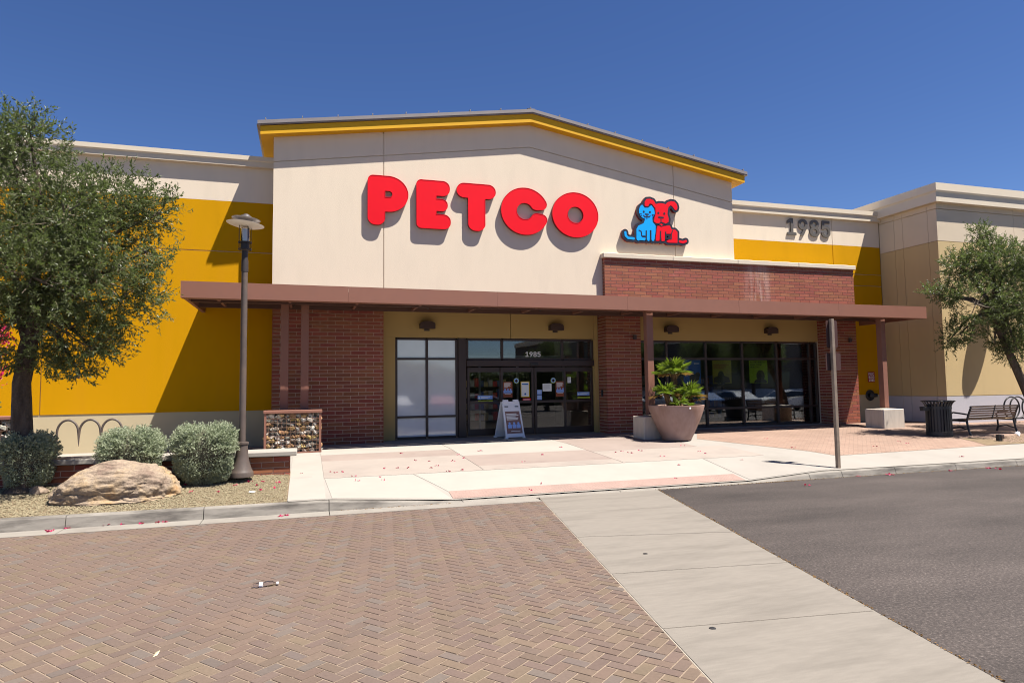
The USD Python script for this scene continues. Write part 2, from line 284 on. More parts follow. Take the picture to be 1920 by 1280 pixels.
POSTW = mat('post_weathered', (.25, .19, .14), .55, .4, noise=.2, scale=6, dirt=(.10, .07, .05), dscale=3, metal=.2)
SCONCE = mat('sconce_brown', (.05, .025, .02), .5, .4)
DARKIN = mat('interior_dark', (.03, .028, .026), .8, .2, noise=.2, scale=1)
FLOORIN = mat('interior_floor', (.12, .105, .09), .4, .4, noise=.05, scale=1)
CEILIN = mat('interior_ceiling', (.08, .08, .08), .9, .1)
STRIPL = emit('ceiling_tube', (1, .93, .85), 2.2)

# ------------------------------------------------------------------ ground, road, pavement
o = obj('ground', MB().box(-260, 260, -260, 260, -.6, -.03), EARTH); tag(o, kind='structure')
def line_x(pa, pb):
    a, b = road(*pa), road(*pb); return lambda y: a[0]+(y-a[1])*(b[0]-a[0])/(b[1]-a[1])
L0 = line_x((1335, 1280), (1024, 945.7)); R0 = line_x((1885, 1280), (1237.8, 919.9))
road_a = Polygon([(R0(11.3), 11.3), (R0(-.8), -.8), (L0(-.8), -.8), (-40, -.8), (-40, -45), (70, -45), (70, 11.3)])
m = MB().prism(road_a, .25, 'xy', -.25)
o = obj('asphalt_road', m, ASPH); tag(o, kind='structure')

# crossing band of concrete slabs
slabs = thing('crosswalk', None, None, kind='structure')
obj('joint_bed', MB().prism(Polygon([(L0(-.8)+.001, -.8), (R0(-.8), -.8), (R0(11.279), 11.279), (L0(11.279)+.001, 11.279)]), .2, 'xy', -.2028), JOINTC, slabs)
jt = [(-.8, -.8), (.9, .9), (2.5, 2.5)] + [(road(*a)[1], road(*b)[1]) for a, b in (((1259, 1176), (1650, 1143)), ((1151, 1075), (1485, 1053)), ((1088, 1006), (1380, 996)), ((1054, 960), (1282, 949.6)))] + [(11.284, 11.284)]
for (a, a2), (b, b2) in zip(jt[:-1], jt[1:]):
    q = Polygon([(L0(a)+.012, a+.007), (R0(a2)-.012, a2+.007), (R0(b2)-.012, b2-.007), (L0(b)+.012, b-.007)])
    obj('slab', MB().prism(q, .1, 'xy', -.098+rng.uniform(-.0008, .0008)), BAND, slabs)
# pavement base
m = MB(); xs = np.concatenate([np.linspace(-14, -1, 14), [-.27, 0], np.linspace(.4, 2.45, 12), np.linspace(2.45, 8.5, 25)[1:], np.linspace(8.5, 10.3, 10)[1:], np.linspace(11, 40, 30)]); yy = np.sort(np.concatenate([np.linspace(11.42, 13, 13), np.linspace(13.2, 16.2, 16), np.linspace(16.2, 19.6, 12)[1:]]))
P = np.array([[(x, y, gh(x, y)-(.03 if x < -.3 else 0)) for x in xs] for y in yy]); nx = len(xs)
m.add(P.reshape(-1, 3), [(j*nx+i, j*nx+i+1, (j+1)*nx+i+1, (j+1)*nx+i) for j in range(len(yy)-1) for i in range(nx-1) if not (xs[i+1] <= -.26 and yy[j] < 13.3)])
plaza = obj('pavement', m, CONC, smooth=True); tag(plaza, kind='structure')
def G2(px, py): return gr(px, py)[:2]
def Z4(x, y): return 560+x*.35417, 820+y*.35417
def panel(name, pts, mt, dz=.006, nu=10, nv=8):
    q = [np.array(p) for p in pts]; c = sum(q)/4; q = [p+(c-p)*.0015/max(.2, np.linalg.norm(c-p)) for p in q]
    mb = MB().patch(q, gh, nu, nv, dz)
    for a, b in zip(q, q[1:]+q[:1]):                                # closed edges down to the bed
        e = [a[:2]+(b[:2]-a[:2])*t for t in np.linspace(0, 1, 11)]; V = [(x, y, gh(x, y)+h) for h in (dz, -.01) for x, y in e]
        mb.add(V, [(i, i+1, 12+i, 11+i) for i in range(10)])
    return obj(name, mb, mt, plaza, smooth=40)
JX0 = float(G2(*Z4(132, 200))[0]); JX1 = float(G2(*Z4(950, 152))[0]); JX2 = float(G2(*Z4(1640, 105))[0])
rows = [11.45]
r1 = 13.0; r2 = float(G2(*Z4(970, 150))[1]); r3 = float(G2(*Z4(850, 98))[1]); r4 = 17.75
rA = float(G2(*Z4(450, 112))[1])
panel('concrete_panel', [(JX0, 13.0), (JX1-.006, 13.0), (JX1-.006, rA), (JX0, rA)], CONCL)
panel('concrete_panel', [(JX0, rA), (JX1-.006, rA), (JX1-.006, rA+.95), (JX0, rA+.95)], CONCP)
panel('concrete_panel', [(JX0, rA+.96), (JX1-.006, rA+.96), (JX1-.006, 18.5), (JX0, 18.5)], CONCW)
panel('concrete_panel', [(JX1+.006, r1), (JX2-.006, r1), (JX2-.006, r2), (JX1+.006, r2)], CONCL)
panel('concrete_panel', [(JX1+.006, r2), (JX2-.006, r2), (JX2-.006, r3), (JX1+.006, r3)], CONCP)
panel('concrete_panel', [(JX1+.006, r3), (JX2-.006, r3), (JX2-.006, 18.5), (JX1+.006, 18.5)], CONCW)
panel('concrete_panel', [(JX2+.006, 13.0), (JX2+3.6, 13.0), (JX2+3.6, r3-.3), (JX2+.006, r3-.3)], CONCL)
panel('concrete_panel', [(JX2+.006, r3-.29), (JX2+2.9, r3-.29), (JX2+2.9, 18.5), (JX2+.006, 18.5)], CONCP)
panel('ramp', [(2.45, 11.86), (8.45, 11.86), (8.45, 12.98), (2.0, 12.98)], CONCW, nu=20)
panel('ramp_flare', [(.42, 11.46), (2.44, 11.46), (1.99, 12.98), (JX0+.01, 12.98)], CONCW, nu=12)
panel('ramp_flare', [(8.56, 11.46), (10.5, 11.46), (10.1, 12.98), (8.5, 12.98)], CONC, nu=12)
panel('side_strip', [(-.28, 11.46), (JX0-.01, 11.46), (JX0-.01, 18.5), (-.28, 16.4)], CONCW)
tac = panel('tactile_strip', [(2.46, 11.46), (8.46, 11.46), (8.46, 11.85), (2.46, 11.85)], TACT, .008, 20, 4)
dm = MB()
for i in range(98):
    for j in range(6):
        x, y = 2.52+i*.0605, 11.49+j*.0605
        z = gh(x, y)+.005; dm.add([(x-.018, y-.018, z), (x+.018, y-.018, z), (x+.018, y+.018, z), (x-.018, y+.018, z), (x-.009, y-.009, z+.006), (x+.009, y-.009, z+.006), (x+.009, y+.009, z+.006), (x-.009, y+.009, z+.006)],
                               [(4, 5, 6, 7), (0, 1, 5, 4), (1, 2, 6, 5), (2, 3, 7, 6), (3, 0, 4, 7)])
tag(obj('tactile_dome', dm, TACT, tac), kind='stuff')
# salmon paver court
c1, c2, c3, c4 = G2(1307, 822.5), G2(1568, 854), G2(1760, 841.5), G2(1920, 831)
sal = Polygon([c1, c2, c3, c4, (28, 14.2), (28, 18.5), (10.6, 18.5), (11.2, 17.4)])
tri = trimesh.creation.triangulate_polygon(sal, engine='earcut'); tm = trimesh.Trimesh(np.c_[tri[0], np.zeros(len(tri[0]))], tri[1])
for _ in range(4): tm = tm.subdivide()
v = np.array(tm.vertices); v[:, 2] = [gh(a, b)+.005 for a, b in v[:, :2]]; f = np.array(tm.faces)
if np.cross(v[f[0, 1]]-v[f[0, 0]], v[f[0, 2]]-v[f[0, 0]])[2] < 0: f = f[:, ::-1]
obj('paver_court', (v, f), SALMON, plaza, smooth=True)
# kerbs and gutter
kerb = thing('kerb', None, None, kind='structure')
kx = [-16, -13, -10, -6.3] + [road(130, 986)[0], road(381, 974)[0], road(617, 958)[0], 2.6, 5.6, 8.5, 9.9, road(1590, 896)[0], road(1696, 890)[0], road(1808, 882)[0], road(1910, 873)[0], 18.6, 21, 24, 27, 30]
for a, b in zip(kx[:-1], kx[1:]):
    n = max(2, int((b-a)/.35)); X = np.linspace(a+.006, b-.006, n+1); V = []
    for x in X:
        h = max(kerb_h(x), .014); e = min(.02, h*.5)
        V += [(x, 11.28, -.1), (x, 11.28, .0), (x, 11.30+.015*min(1, h/.15), h-e), (x, 11.30+.015*min(1, h/.15)+e, h), (x, 11.46, h+.001), (x, 11.46, -.1)]
    F = [(i*6+j, (i+1)*6+j, (i+1)*6+j+1, i*6+j+1) for i in range(n) for j in range(5)]
    mm = MB().add(V, F); mm.add(V[:6], [(5, 4, 3, 0), (0, 3, 2, 1)]); mm.add(V[-6:], [(0, 1, 2, 3), (3, 4, 5, 0)])
    obj('kerb_stone', mm, KERB if (a < 2 or a > 9) else GUTTER, kerb)
gut = thing('gutter', None, None, kind='structure')
for a, b in zip([-16, -10, -6.3]+kx[4:7], [-10, -6.3]+kx[4:7]+[L0(10.9)-.004]):
    obj('gutter_slab', MB().box(a+.006, b-.006, 10.9, 11.278, -.1, .004), GUTTER, gut)

# herringbone pavers
pav = thing('paver_road', None, None, kind='structure')
field = Polygon([(-9, .6), (L0(.6)-.005, .6), (L0(10.89)-.005, 10.89), (-9, 10.89)])
obj('sand_bed', MB().prism(Polygon([(-9, .6), (L0(.6), .6), (L0(10.9), 10.9), (-9, 10.9)]), .2, 'xy', -.2046), PAVJ, pav)
obj('outer_paving', MB().box(-40, -9, -.8, 10.9, -.2, -.004), ASPH, pav); obj('outer_paving', MB().prism(Polygon([(-9, -.8), (L0(-.8), -.8), (L0(.6), .6), (-9, .6)]), .2, 'xy', -.204), ASPH, pav)
PV = [mat('paver_'+k, c, .88, .2, noise=.10, scale=40, bump=.0012, bscale=260, var=.08, dirt=(c[0]*1.25, c[1]*1.22, c[2]*1.15), dscale=1.1, dlo=.5, dhi=.8) for k, c in
      (('brown', (.120, .086, .066)), ('mauve', (.114, .082, .067)), ('ochre', (.127, .094, .067)), ('grey', (.110, .087, .074)))]
A = math.radians(90-51.5); d1 = np.array([math.cos(A), math.sin(A)]); d2 = np.array([-d1[1], d1[0]]); w = .1016; gapp = .0056
cells = []
for i in range(-160, 160):
    for j in range(-90, 90):
        k = (i - j) % 4                                            # herringbone of 2x1 blocks on a square lattice
        if k == 0: cells.append((i, j, 2, 1))
for i in range(-160, 160):
    for j in range(-160, 160):
        if (i - j) % 4 == 3: cells.append((i, j, 1, 2))
sing = []; rest = {0: MB(), 1: MB(), 2: MB(), 3: MB()}; origin = np.array([0., 5.])
kk = {}
for (i, j, a, b) in cells:
    c = origin + d1*(i+a/2)*w + d2*(j+b/2)*w
    if not (-9.2 < c[0] < 4.6 and .4 < c[1] < 11.1): continue
    hw, hh = a*w/2-gapp, b*w/2-gapp
    pol = [c+d1*sx_*hw+d2*sy_*hh for sx_, sy_ in ((-1, -1), (1, -1), (1, 1), (-1, 1))]
    inside = all(x <= L0(y)-.008 and .6 <= y <= 10.885 for x, y in pol)
    if not inside:
        pp = Polygon(pol).intersection(field)
        if pp.is_empty or pp.area < .0012 or pp.geom_type != 'Polygon': continue
        pol = [np.array(p) for p in list(pp.exterior.coords)[:-1]]
        if not pp.exterior.is_ccw: pol = pol[::-1]
    z = rng.uniform(-.0012, .0012); tilt = rng.normal(0, .005, 2); n = len(pol); cc = sum(pol)/n
    top = [(*(cc+(p-cc)*(1-.0035/max(.02, np.linalg.norm(p-cc)))), z+(p-cc)@tilt) for p in pol]; mid = [(*p, z-.0035+(p-cc)@tilt) for p in pol]; bot = [(*p, -.03) for p in pol]
    V = np.array(top+mid+bot); F = [(0, q, q+1) for q in range(1, n-1)]
    for lay in (0, 1):
        for q in range(n):
            a0, a1 = lay*n+q, lay*n+(q+1) % n; F += [(a0, a0+n, a1+n), (a0, a1+n, a1)]
    mi = int(rng.choice(4, p=[.46, .30, .14, .10]))
    r_ = CM @ (np.array([*cc, 0])-EYE); px, py = 960+FPX*r_[0]/r_[2], 640-FPX*r_[1]/r_[2]
    sing.append((r_[2] if (r_[2] > 0 and 0 < px < 1920 and py < 1285) else 1e9, V, F, mi))
sing.sort(key=lambda t: t[0])
for n_, (dist, V, F, mi) in enumerate(sing):
    if n_ < 300: obj('paver', (V, np.array(F)), PV[mi], pav)
    else: rest[mi].add(V, F)
for mi in range(4): tag(obj('paver_field', rest[mi], PV[mi], pav), kind='stuff')

# gravel bed
m = MB(); bx = np.linspace(-14, -.28, 60); by = np.linspace(11.46, 13.6, 14)
P = np.array([[(x, y, bed_h(x, y)-.015) for x in bx] for y in by]); m.add(P.reshape(-1, 3), [(j*60+i, j*60+i+1, (j+1)*60+i+1, (j+1)*60+i) for j in range(13) for i in range(59)])
o = obj('gravel_bed', m, EARTH, smooth=True); tag(o, kind='structure')
def pebbles(n, x0, x1, y0, y1, f, s0, s1, r):
    N = n; c = np.c_[r.uniform(x0, x1, N), r.uniform(y0, y1, N), np.zeros(N)]; c[:, 2] = [f(a, b) for a, b in c[:, :2]]
    s = r.uniform(s0, s1, (N, 1, 1))*r.uniform(.6, 1.3, (N, 1, 3))
    base = np.array([(1, 0, 0), (0, 1, 0), (-1, 0, 0), (0, -1, 0), (0, 0, 1), (0, 0, -1)], float)
    th = r.uniform(0, 6.28, N); R = np.zeros((N, 3, 3)); R[:, 0, 0] = R[:, 1, 1] = np.cos(th); R[:, 0, 1] = -np.sin(th); R[:, 1, 0] = np.sin(th); R[:, 2, 2] = .7
    V = np.einsum('nij,nkj->nki', R, (base[None]+r.normal(0, .18, (N, 6, 3)))*s) + c[:, None]
    F = np.array([(0, 1, 4), (1, 2, 4), (2, 3, 4), (3, 0, 4), (1, 0, 5), (2, 1, 5), (3, 2, 5), (0, 3, 5)])
    return V.reshape(-1, 3), (F[None]+6*np.arange(N)[:, None, None]).reshape(-1, 3)
o = obj('gravel', pebbles(40000, -7.5, -.3, 11.47, 13.5, bed_h, .005, .016, rng), PEB); tag(o, 'tan and grey gravel covering the planting bed behind the kerb', 'gravel', kind='stuff')

# ------------------------------------------------------------------ the shop building
shop = thing('store_building', 'cream and mustard yellow pet shop building with low gable roof and dark glazed entrance', 'building')
YG = 18.67
RL = lambda x: np.interp(x, [-1.23, 6.48, 14.0], [8.80, 9.97, 8.71])
def gpoly(x0, x1, z0, off0=0, off1=None):
    xs_ = [x0]+([6.48] if x0 < 6.48 < x1 else [])+[x1]
    up = [(x, RL(x)-off0) for x in xs_]
    dn = [(x, z0 if off1 is None else RL(x)-off1) for x in reversed(xs_)]
    return Polygon(up+dn)
obj('gable_core', MB().prism(gpoly(-.88, 13.65, 4.38, .03), 8.3, 'xz', YG+.03), CREAM, shop)
for a, b in ((-.9, 2.045), (2.07, 11.42), (11.445, 13.67)):
    obj('wall_panel', MB().prism(gpoly(a, b, 4.37, .70, None), .06, 'xz', YG), CREAM, shop)
    obj('wall_panel', MB().prism(gpoly(a, b, 4.37, .0, .675), .06, 'xz', YG), CREAM, shop)
rf = obj('roof', MB().prism(Polygon([(-1.30, 9.06), (6.48, 10.26), (14.07, 8.97), (14.07, 9.065), (6.48, 10.355), (-1.30, 9.155)]), 9.0, 'xz', 18.34), ROOFM, shop)
obj('drip_edge', MB().prism(Polygon([(-1.32, 9.028), (6.48, 10.225), (14.09, 8.936), (14.09, 8.965), (6.48, 10.256), (-1.32, 9.057)]), 8.9, 'xz', 18.355), ROOFM, rf)
obj('fascia', MB().prism(Polygon([(-1.23, 8.80), (6.48, 9.97), (14.0, 8.71), (14.0, 8.932), (6.48, 10.222), (-1.23, 9.024)]), 8.7, 'xz', 18.40), YTRIM, rf)
rs = MB()
for k in range(17):
    x = -1.1+k*.94; z = float(np.interp(x, [-1.3, 6.48, 14.07], [9.19, 10.39, 9.10])); rs.box(x-.012, x+.012, 18.36, 27.2, z-.01, z+.035)
obj('roof_seam', rs, ROOFM, rf)
obj('ridge_vent', MB().box(6.36, 6.62, 18.5, 19.0, 10.36, 10.44, .015), FRAME, rf)
# wings
obj('left_wing_core', MB().box(-30, -.86, 19.43, 27, .2, 8.3), CREAM, shop)
def wp(x0, x1, z0, z1, mt, y=19.4, d=.05): obj('wall_panel', MB().box(x0, x1, y, y+d, z0, z1), mt, shop)
wp(-30, -.9, 7.19, 8.3, CREAM)
for a, b in ((-30, -6.40), (-6.375, -.9)):
    wp(a, b, 5.80, 7.187, YELLOW); wp(a, b, 1.43, 5.775, YELLOW)
wp(-30, -.9, .2, 1.428, BASETAN, 19.415, .035)
def cornice(path, z0, z1, pr, parent=None, mt=None):                # moulding swept along a plan line, mitred at its corners; outward is to the right of the line
    prof = [(-.25, z0), (0, z0), (pr*.75, z0+.01), (pr*.75, z0+(z1-z0)*.52), (pr, z0+(z1-z0)*.60), (pr, z1), (-.25, z1+.02)]
    p = np.array(path, float); V = []; k = len(prof)
    for i in range(len(p)):
        ns = []
        for a, b in ((i-1, i), (i, i+1)):
            if 0 <= a and b < len(p): d = (p[b]-p[a])/np.linalg.norm(p[b]-p[a]); ns.append(np.array([d[1], -d[0]]))
        n_ = ns[0] if len(ns) == 1 else (ns[0]+ns[1])/(1+ns[0]@ns[1])
        V += [(*(p[i]+n_*o_), z) for o_, z in prof]
    F = [(i*k+j, (i+1)*k+j, (i+1)*k+(j+1) % k, i*k+(j+1) % k) for i in range(len(p)-1) for j in range(k)]
    mm = MB().add(V, F); c_ = len(V)-k; mm.add(V, [(0, j, j+1) for j in range(1, k-1)]+[(c_, c_+j+1, c_+j) for j in range(1, k-1)])
    return obj('cornice', mm, mt or WHITEC, parent or shop)
cornice([(-30, 19.4), (-.9, 19.4)], 8.16, 8.46, .18); cornice([(13.68, 19.4), (20.66, 19.4)], 7.98, 8.36, .17)
obj('right_wing_core', MB().box(13.64, 20.68, 19.43, 27, 4.52, 8.2), CREAM, shop); obj('right_wing_core', MB().box(17.62, 20.68, 19.43, 27, .2, 4.519), CREAM, shop)
wp(13.68, 18.455, 7.04, 8.1, CREAM); wp(18.48, 20.66, 7.04, 8.1, CREAM)
wp(13.68, 18.455, 5.99, 7.037, YELLOW); wp(18.48, 20.66, 6.0, 7.037, YELLOW)
wp(18.0, 20.66, 5.575, 5.975, YELLOW); wp(17.9, 20.66, 1.52, 5.55, YELLOW)
wp(17.9, 20.66, .3, 1.518, BASETAN, 19.415, .035)
# entrance wall under the canopy
TANIN = mat('stucco_entrance', (.40, .27, .105), .85, .2, noise=.03, scale=.8, bump=.0012, bscale=140)
YE = 19.1
for a, b in ((2.03, 5.9), (5.92, 8.66)): obj('entrance_wall', MB().box(a, b, YE, YE+.2, 3.45, 4.6), TANIN, shop)
obj('entrance_wall', MB().box(2.03, 2.43, YE, YE+.2, .3, 3.448), TANIN, shop); obj('entrance_wall', MB().box(8.67, 8.80, YE, YE+.2, .3, 4.6), TANIN, shop)
obj('entrance_wall', MB().box(9.9, 17.33, YE, YE+.2, 3.43, 4.6), TANIN, shop)
# glazing: frames, mullions, panes
def frame_grid(name, xs_, zs, y, skip=(), pane=None):
    g = xf_group(name, shop)
    for i, x in enumerate(xs_): obj('mullion', MB().box(x-.035, x+.035, y, y+.11, zs[0], zs[-1], .006), FRAME, g)
    for z in zs:
        for a, b in zip(xs_[:-1], xs_[1:]): obj('rail', MB().box(a+.035, b-.035, y+.004, y+.106, z-.032, z+.032), FRAME, g)
    for i in range(len(xs_)-1):
        for j in range(len(zs)-1):
            if (i, j) not in skip: obj('pane', MB().box(xs_[i]+.03, xs_[i+1]-.03, y+.05, y+.062, zs[j]+.03, zs[j+1]-.03), pane or GLASS, g)
    return g
z0e = .52
wl = frame_grid('film_window', [2.47, 3.36, 4.25], [z0e+.03, 1.15, 2.83, 3.41], YE+.06, pane=FILM)
tr = frame_grid('transom_window', [4.57, 5.66, 7.62, 8.64], [2.82, 3.41], YE+.06)
obj('column_cover', MB().box(4.29, 4.53, YE+.02, YE+.2, z0e, 3.45, .01), FRAME, tr)
obj('door_header', MB().box(4.535, 8.665, YE+.0, YE+.2, 2.60, 2.785, .01), FRAME, tr)
obj('motion_sensor', MB().box(6.52, 6.78, YE-.05, YE-.002, 2.63, 2.69, .01), IRON, tr)
rw = frame_grid('display_window', [10.04, 11.30, 12.78, 14.22, 15.62, 17.02, 17.31], [.58, 1.17, 2.83, 3.40], YE+.06)
def door(x0, x1, y, nm):
    g = xf_group(nm, shop); s = .075
    for a, b in ((x0, x0+s), (x1-s, x1)): obj('stile', MB().box(a, b, y, y+.05, z0e+.02, 2.57, .005), FRAME, g)
    for z, h in ((z0e+.12, .2), (1.52, .07), (2.50, .14)): obj('rail', MB().box(x0+s, x1-s, y+.003, y+.047, z-h/2, z+h/2), FRAME, g)
    for a, b in ((z0e+.22, 1.485), (1.555, 2.43)): obj('pane', MB().box(x0+s-.01, x1-s+.01, y+.02, y+.03, a, b), GLASS, g)
door(4.58, 5.66, YE+.12, 'door_sidelight'); door(5.60, 6.66, YE+.06, 'sliding_door'); door(6.68, 7.72, YE+.06, 'sliding_door'); door(7.66, 8.66, YE+.12, 'door_sidelight')
tm_ = meshkit.text_mesh('1985', .17, .004, True); v = np.array(tm_.vertices)
def wall_text(s, h, x, y, z, mt, parent, bold=False, depth=.004, width=None):
    t = meshkit.text_mesh(s, h, depth, bold); v = np.array(t.vertices)
    if width: v[:, 0] = (v[:, 0]-v[:, 0].min())*width/(np.ptp(v[:, 0]))
    return obj('lettering', (np.stack([x+v[:, 0], y-v[:, 2], z+v[:, 1]], 1), np.array(t.faces)), mt, parent)
wall_text('1985', .145, 6.42, YE+.105, 2.90, WHITE, tr, True, width=.49)
# interior
obj('interior_floor', MB().box(1.0, 17.6, 19.31, 31, .3, .515), FLOORIN, shop)
obj('interior_ceiling', MB().box(1.0, 17.6, 19.31, 31, 4.4, 4.5), CEILIN, shop)
for b in ((1.0, 1.1, 19.31, 31), (17.5, 17.6, 19.31, 31), (1.0, 17.6, 30.9, 31)): obj('interior_wall', MB().box(*b, .5, 4.45), DARKIN, shop)
obj('interior_wall', MB().box(9.2, 9.3, 19.31, 24, .5, 4.45), DARKIN, shop)
obj('vestibule_frame', MB().box(4.4, 4.46, 21.6, 21.66, .5, 3).box(5.55, 5.61, 21.6, 21.66, .5, 3).box(6.9, 6.96, 21.6, 21.66, .5, 3).box(8.6, 8.66, 21.6, 21.66, .5, 3).box(4.4, 8.66, 21.6, 21.66, 2.95, 3.05), mat('vestibule_alu', (.3, .3, .32), .4, .5), shop)
for x in (2.6, 4.6, 6.7, 8.5): obj('ceiling_lamp', MB().box(x-.05, x+.05, 22, 25.5, 4.33, 4.38), STRIPL, shop)
SH = [mat('goods_'+k, c, .6, .3, noise=.3, scale=5, var=.3) for k, c in (('red', (.35, .03, .03)), ('blue', (.05, .1, .25)), ('tan', (.3, .22, .13)), ('white', (.4, .4, .4)))]
for (x, y, l) in ((3.2, 24.5, 2.0), (6.9, 26, 2.5), (11.5, 22.5, 2.2), (14.8, 22.8, 2.4)):
    sh = thing('shelf_unit', {3.2: 'store shelf of goods behind the left sidelight door', 6.9: 'store shelf of goods seen through the sliding doors', 11.5: 'store shelf behind the blue poster window', 14.8: 'store shelf behind the green poster window'}[x], 'shelf', (x, y, .515))
    obj('side_panel', MB().box(-l/2, -l/2+.04, 0, .5, 0, 1.9), DARKIN, sh); obj('side_panel', MB().box(l/2-.04, l/2, 0, .5, 0, 1.9), DARKIN, sh)
    for k in range(4):
        obj('shelf_board', MB().box(-l/2+.04, l/2-.04, 0, .5, .1+k*.45, .13+k*.45), DARKIN, sh)
    for q in range(4):
        mm = MB()
        for k in range(4):
            for t in range(3): x_ = -l/2+.1+(t*4+q)*(l-.2)/12; mm.box(x_, x_+(l-.2)/12-.02, .03, .3, .135+k*.45, .135+k*.45+rng.uniform(.18, .36))
        obj('goods', mm, SH[q], sh)

# ------------------------------------------------------------------ brickwork
def courses(th, x0, x1, z0, z1, y, mt, depth=.095, c=.1016, L=.4064, g=.0072, shift=0.0, name='brick', left_ret=None, phase=0):
    nc = int(round((z1-z0)/c))
    for k in range(nc):
        za, zb = z0+k*c+g, z0+(k+1)*c-g
        x = x0 - (L/2 if (k+phase) % 2 else 0) + shift
        while x < x1-.01:
            a, b = max(x, x0), min(x+L, x1); x += L
            if b-a < .05: continue
            j = rng.uniform(0, .003)
            obj(name, MB().box(a+(g if a > x0 else 0), b-(g if b < x1 else 0), y-j, y+depth, za, zb), mt, th)
def side_courses(th, xf, y0, y1, z0, z1, sgn, mt, c=.1016, L=.4064, g=.0072):
    nc = int(round((z1-z0)/c)); mm = []
    for k in range(nc):
        y = y0 - (L/2 if k % 2 == 0 else 0)
        while y < y1-.01:
            a, b = max(y, y0), min(y+L, y1); y += L
            if b-a < .05: continue
            obj('brick', MB().box(xf if sgn < 0 else xf-.09, xf+.09 if sgn < 0 else xf, a+g, b-g, z0+k*c+g, z0+(k+1)*c-g), mt, th)
YB = 18.5
bw = thing('brick_wall', 'dark red brick wall left of the white film window under the canopy', 'brick wall')
obj('mortar', MB().box(-.86, 2.025, YB+.008, YG+.4, .3, 4.366), MORTAR, bw)
courses(bw, -.88, 2.035, .475, .475+.1016*38, YB, BRICK)
def pier(x0, x1, lab, hasright):
    th = thing('brick_pier', lab, 'brick pier')
    obj('mortar', MB().box(x0+.008, x1-.008, YB+.008, YE+.3, .3, 4.45), MORTAR, th)
    courses(th, x0, x1, .50, .50+.1016*38, YB, BRICK)
    if not hasright: side_courses(th, x0, YB+.097, YE-.0, .50, .50+.1016*38, -1, BRICK)
    return th
p1 = pier(8.81, 10.0, 'dark red brick pier between the sliding doors and the palm planter', False)
p2 = pier(17.33, 18.46, 'dark red brick pier at the right end of the display window', False)
for x, z, p in ((9.78, 3.47, p1), (18.15, 3.45, p2)): obj('junction_box', MB().box(x-.05, x+.05, YB-.07, YB-.004, z-.07, z+.07, .008), SCONCE, p)
obj('card_reader', MB().box(8.775, 8.808, 18.8, 18.88, 1.65, 1.85), IRON, p1)
par = thing('brick_parapet', 'sunlit red brick parapet wall with pale stone cap above the canopy', 'brick wall')
obj('mortar', MB().box(8.818, 18.452, YB+.008, YG+.28, 4.44, 5.96), MORTAR, par)
courses(par, 8.81, 18.46, 4.62, 4.62+.1016*13, YB, BRICKW, phase=1)
side_courses(par, 8.81, YB+.097, YG+.0, 4.62, 4.62+.1016*13, -1, BRICK)
for a, b in zip(np.linspace(8.75, 18.52, 5)[:-1], np.linspace(8.75, 18.52, 5)[1:]):
    obj('cap_stone', MB().box(a+.002, b-.002, YB-.075, YG+.0 if b < 13.7 else YG+.35, 5.945, 6.09, .012), WHITEC, par)

# ------------------------------------------------------------------ canopy
can = thing('canopy', 'long flat brown steel canopy over the entrance and display windows', 'canopy')
CX0, CX1, CY = -2.72, 19.1, 16.25
zt = lambda x: 4.455-(x-CX0)*.0035
for a, b in zip([CX0, .95, 4.7, 8.4, 12.0, 15.6], [.95, 4.7, 8.4, 12.0, 15.6, CX1]):
    v = [(x, y, z) for x in (a+.002, b-.002) for y, z in ((CY, zt(x)-.375), (CY+.27, zt(x)-.375), (CY+.27, zt(x)-.36), (CY+.012, zt(x)-.36), (CY+.012, zt(x)-.012), (CY+.27, zt(x)-.012), (CY+.27, zt(x)), (CY, zt(x)))]
    F = [(j, (j+1) % 8, 8+(j+1) % 8, 8+j) for j in range(8)]
    mm = MB().add(v, [f[::-1] for f in F]); mm.add(v[:8], [(0, 1, 2, 3), (0, 3, 4, 7), (4, 5, 6, 7)]); mm.add(v[8:], [(3, 2, 1, 0), (7, 4, 3, 0), (7, 6, 5, 4)])
    obj('fascia', mm, BROWN, can)
for x in (CX0+.02, CX1-.10): obj('end_fascia', MB().box(x, x+.08, CY+.27, 19.38 if x < 0 else 18.9, zt(x)-.37, zt(x)-.01), BROWN, can)
dk = MB(); n = 290; X = np.linspace(CX0+.1, CX1-.1, n)
zc = np.array([zt(x)-.10+(.03 if (k//2) % 2 else 0) for k, x in enumerate(X)])
for (xa, xb, yb) in ((CX0, 20, 18.49),):
    P = np.array([[(x, y, z) for x, z in zip(X, zc)] for y in (CY+.308, yb)]); Q = P+[0, 0, .012]
    dk.add(P.reshape(-1, 3), [(i, n+i, n+i+1, i+1) for i in range(n-1)]); dk.add(Q.reshape(-1, 3), [(i, i+1, n+i+1, n+i) for i in range(n-1)])
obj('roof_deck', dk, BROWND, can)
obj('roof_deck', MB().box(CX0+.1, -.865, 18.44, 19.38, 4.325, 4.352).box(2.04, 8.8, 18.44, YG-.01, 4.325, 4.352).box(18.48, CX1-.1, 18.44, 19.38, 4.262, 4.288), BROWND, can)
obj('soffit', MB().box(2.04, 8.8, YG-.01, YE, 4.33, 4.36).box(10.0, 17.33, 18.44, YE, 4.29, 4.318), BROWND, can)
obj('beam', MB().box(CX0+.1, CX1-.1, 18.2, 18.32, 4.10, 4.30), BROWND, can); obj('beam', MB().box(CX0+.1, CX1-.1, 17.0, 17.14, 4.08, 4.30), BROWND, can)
for k in range(14):
    x = -2.0+k*1.6
    if x < CX1-.2: obj('purlin', MB().box(x-.03, x+.03, CY+.27, 16.99, 4.10, 4.29).box(x-.03, x+.03, 17.15, 18.19, 4.12, 4.29), BROWN, can)
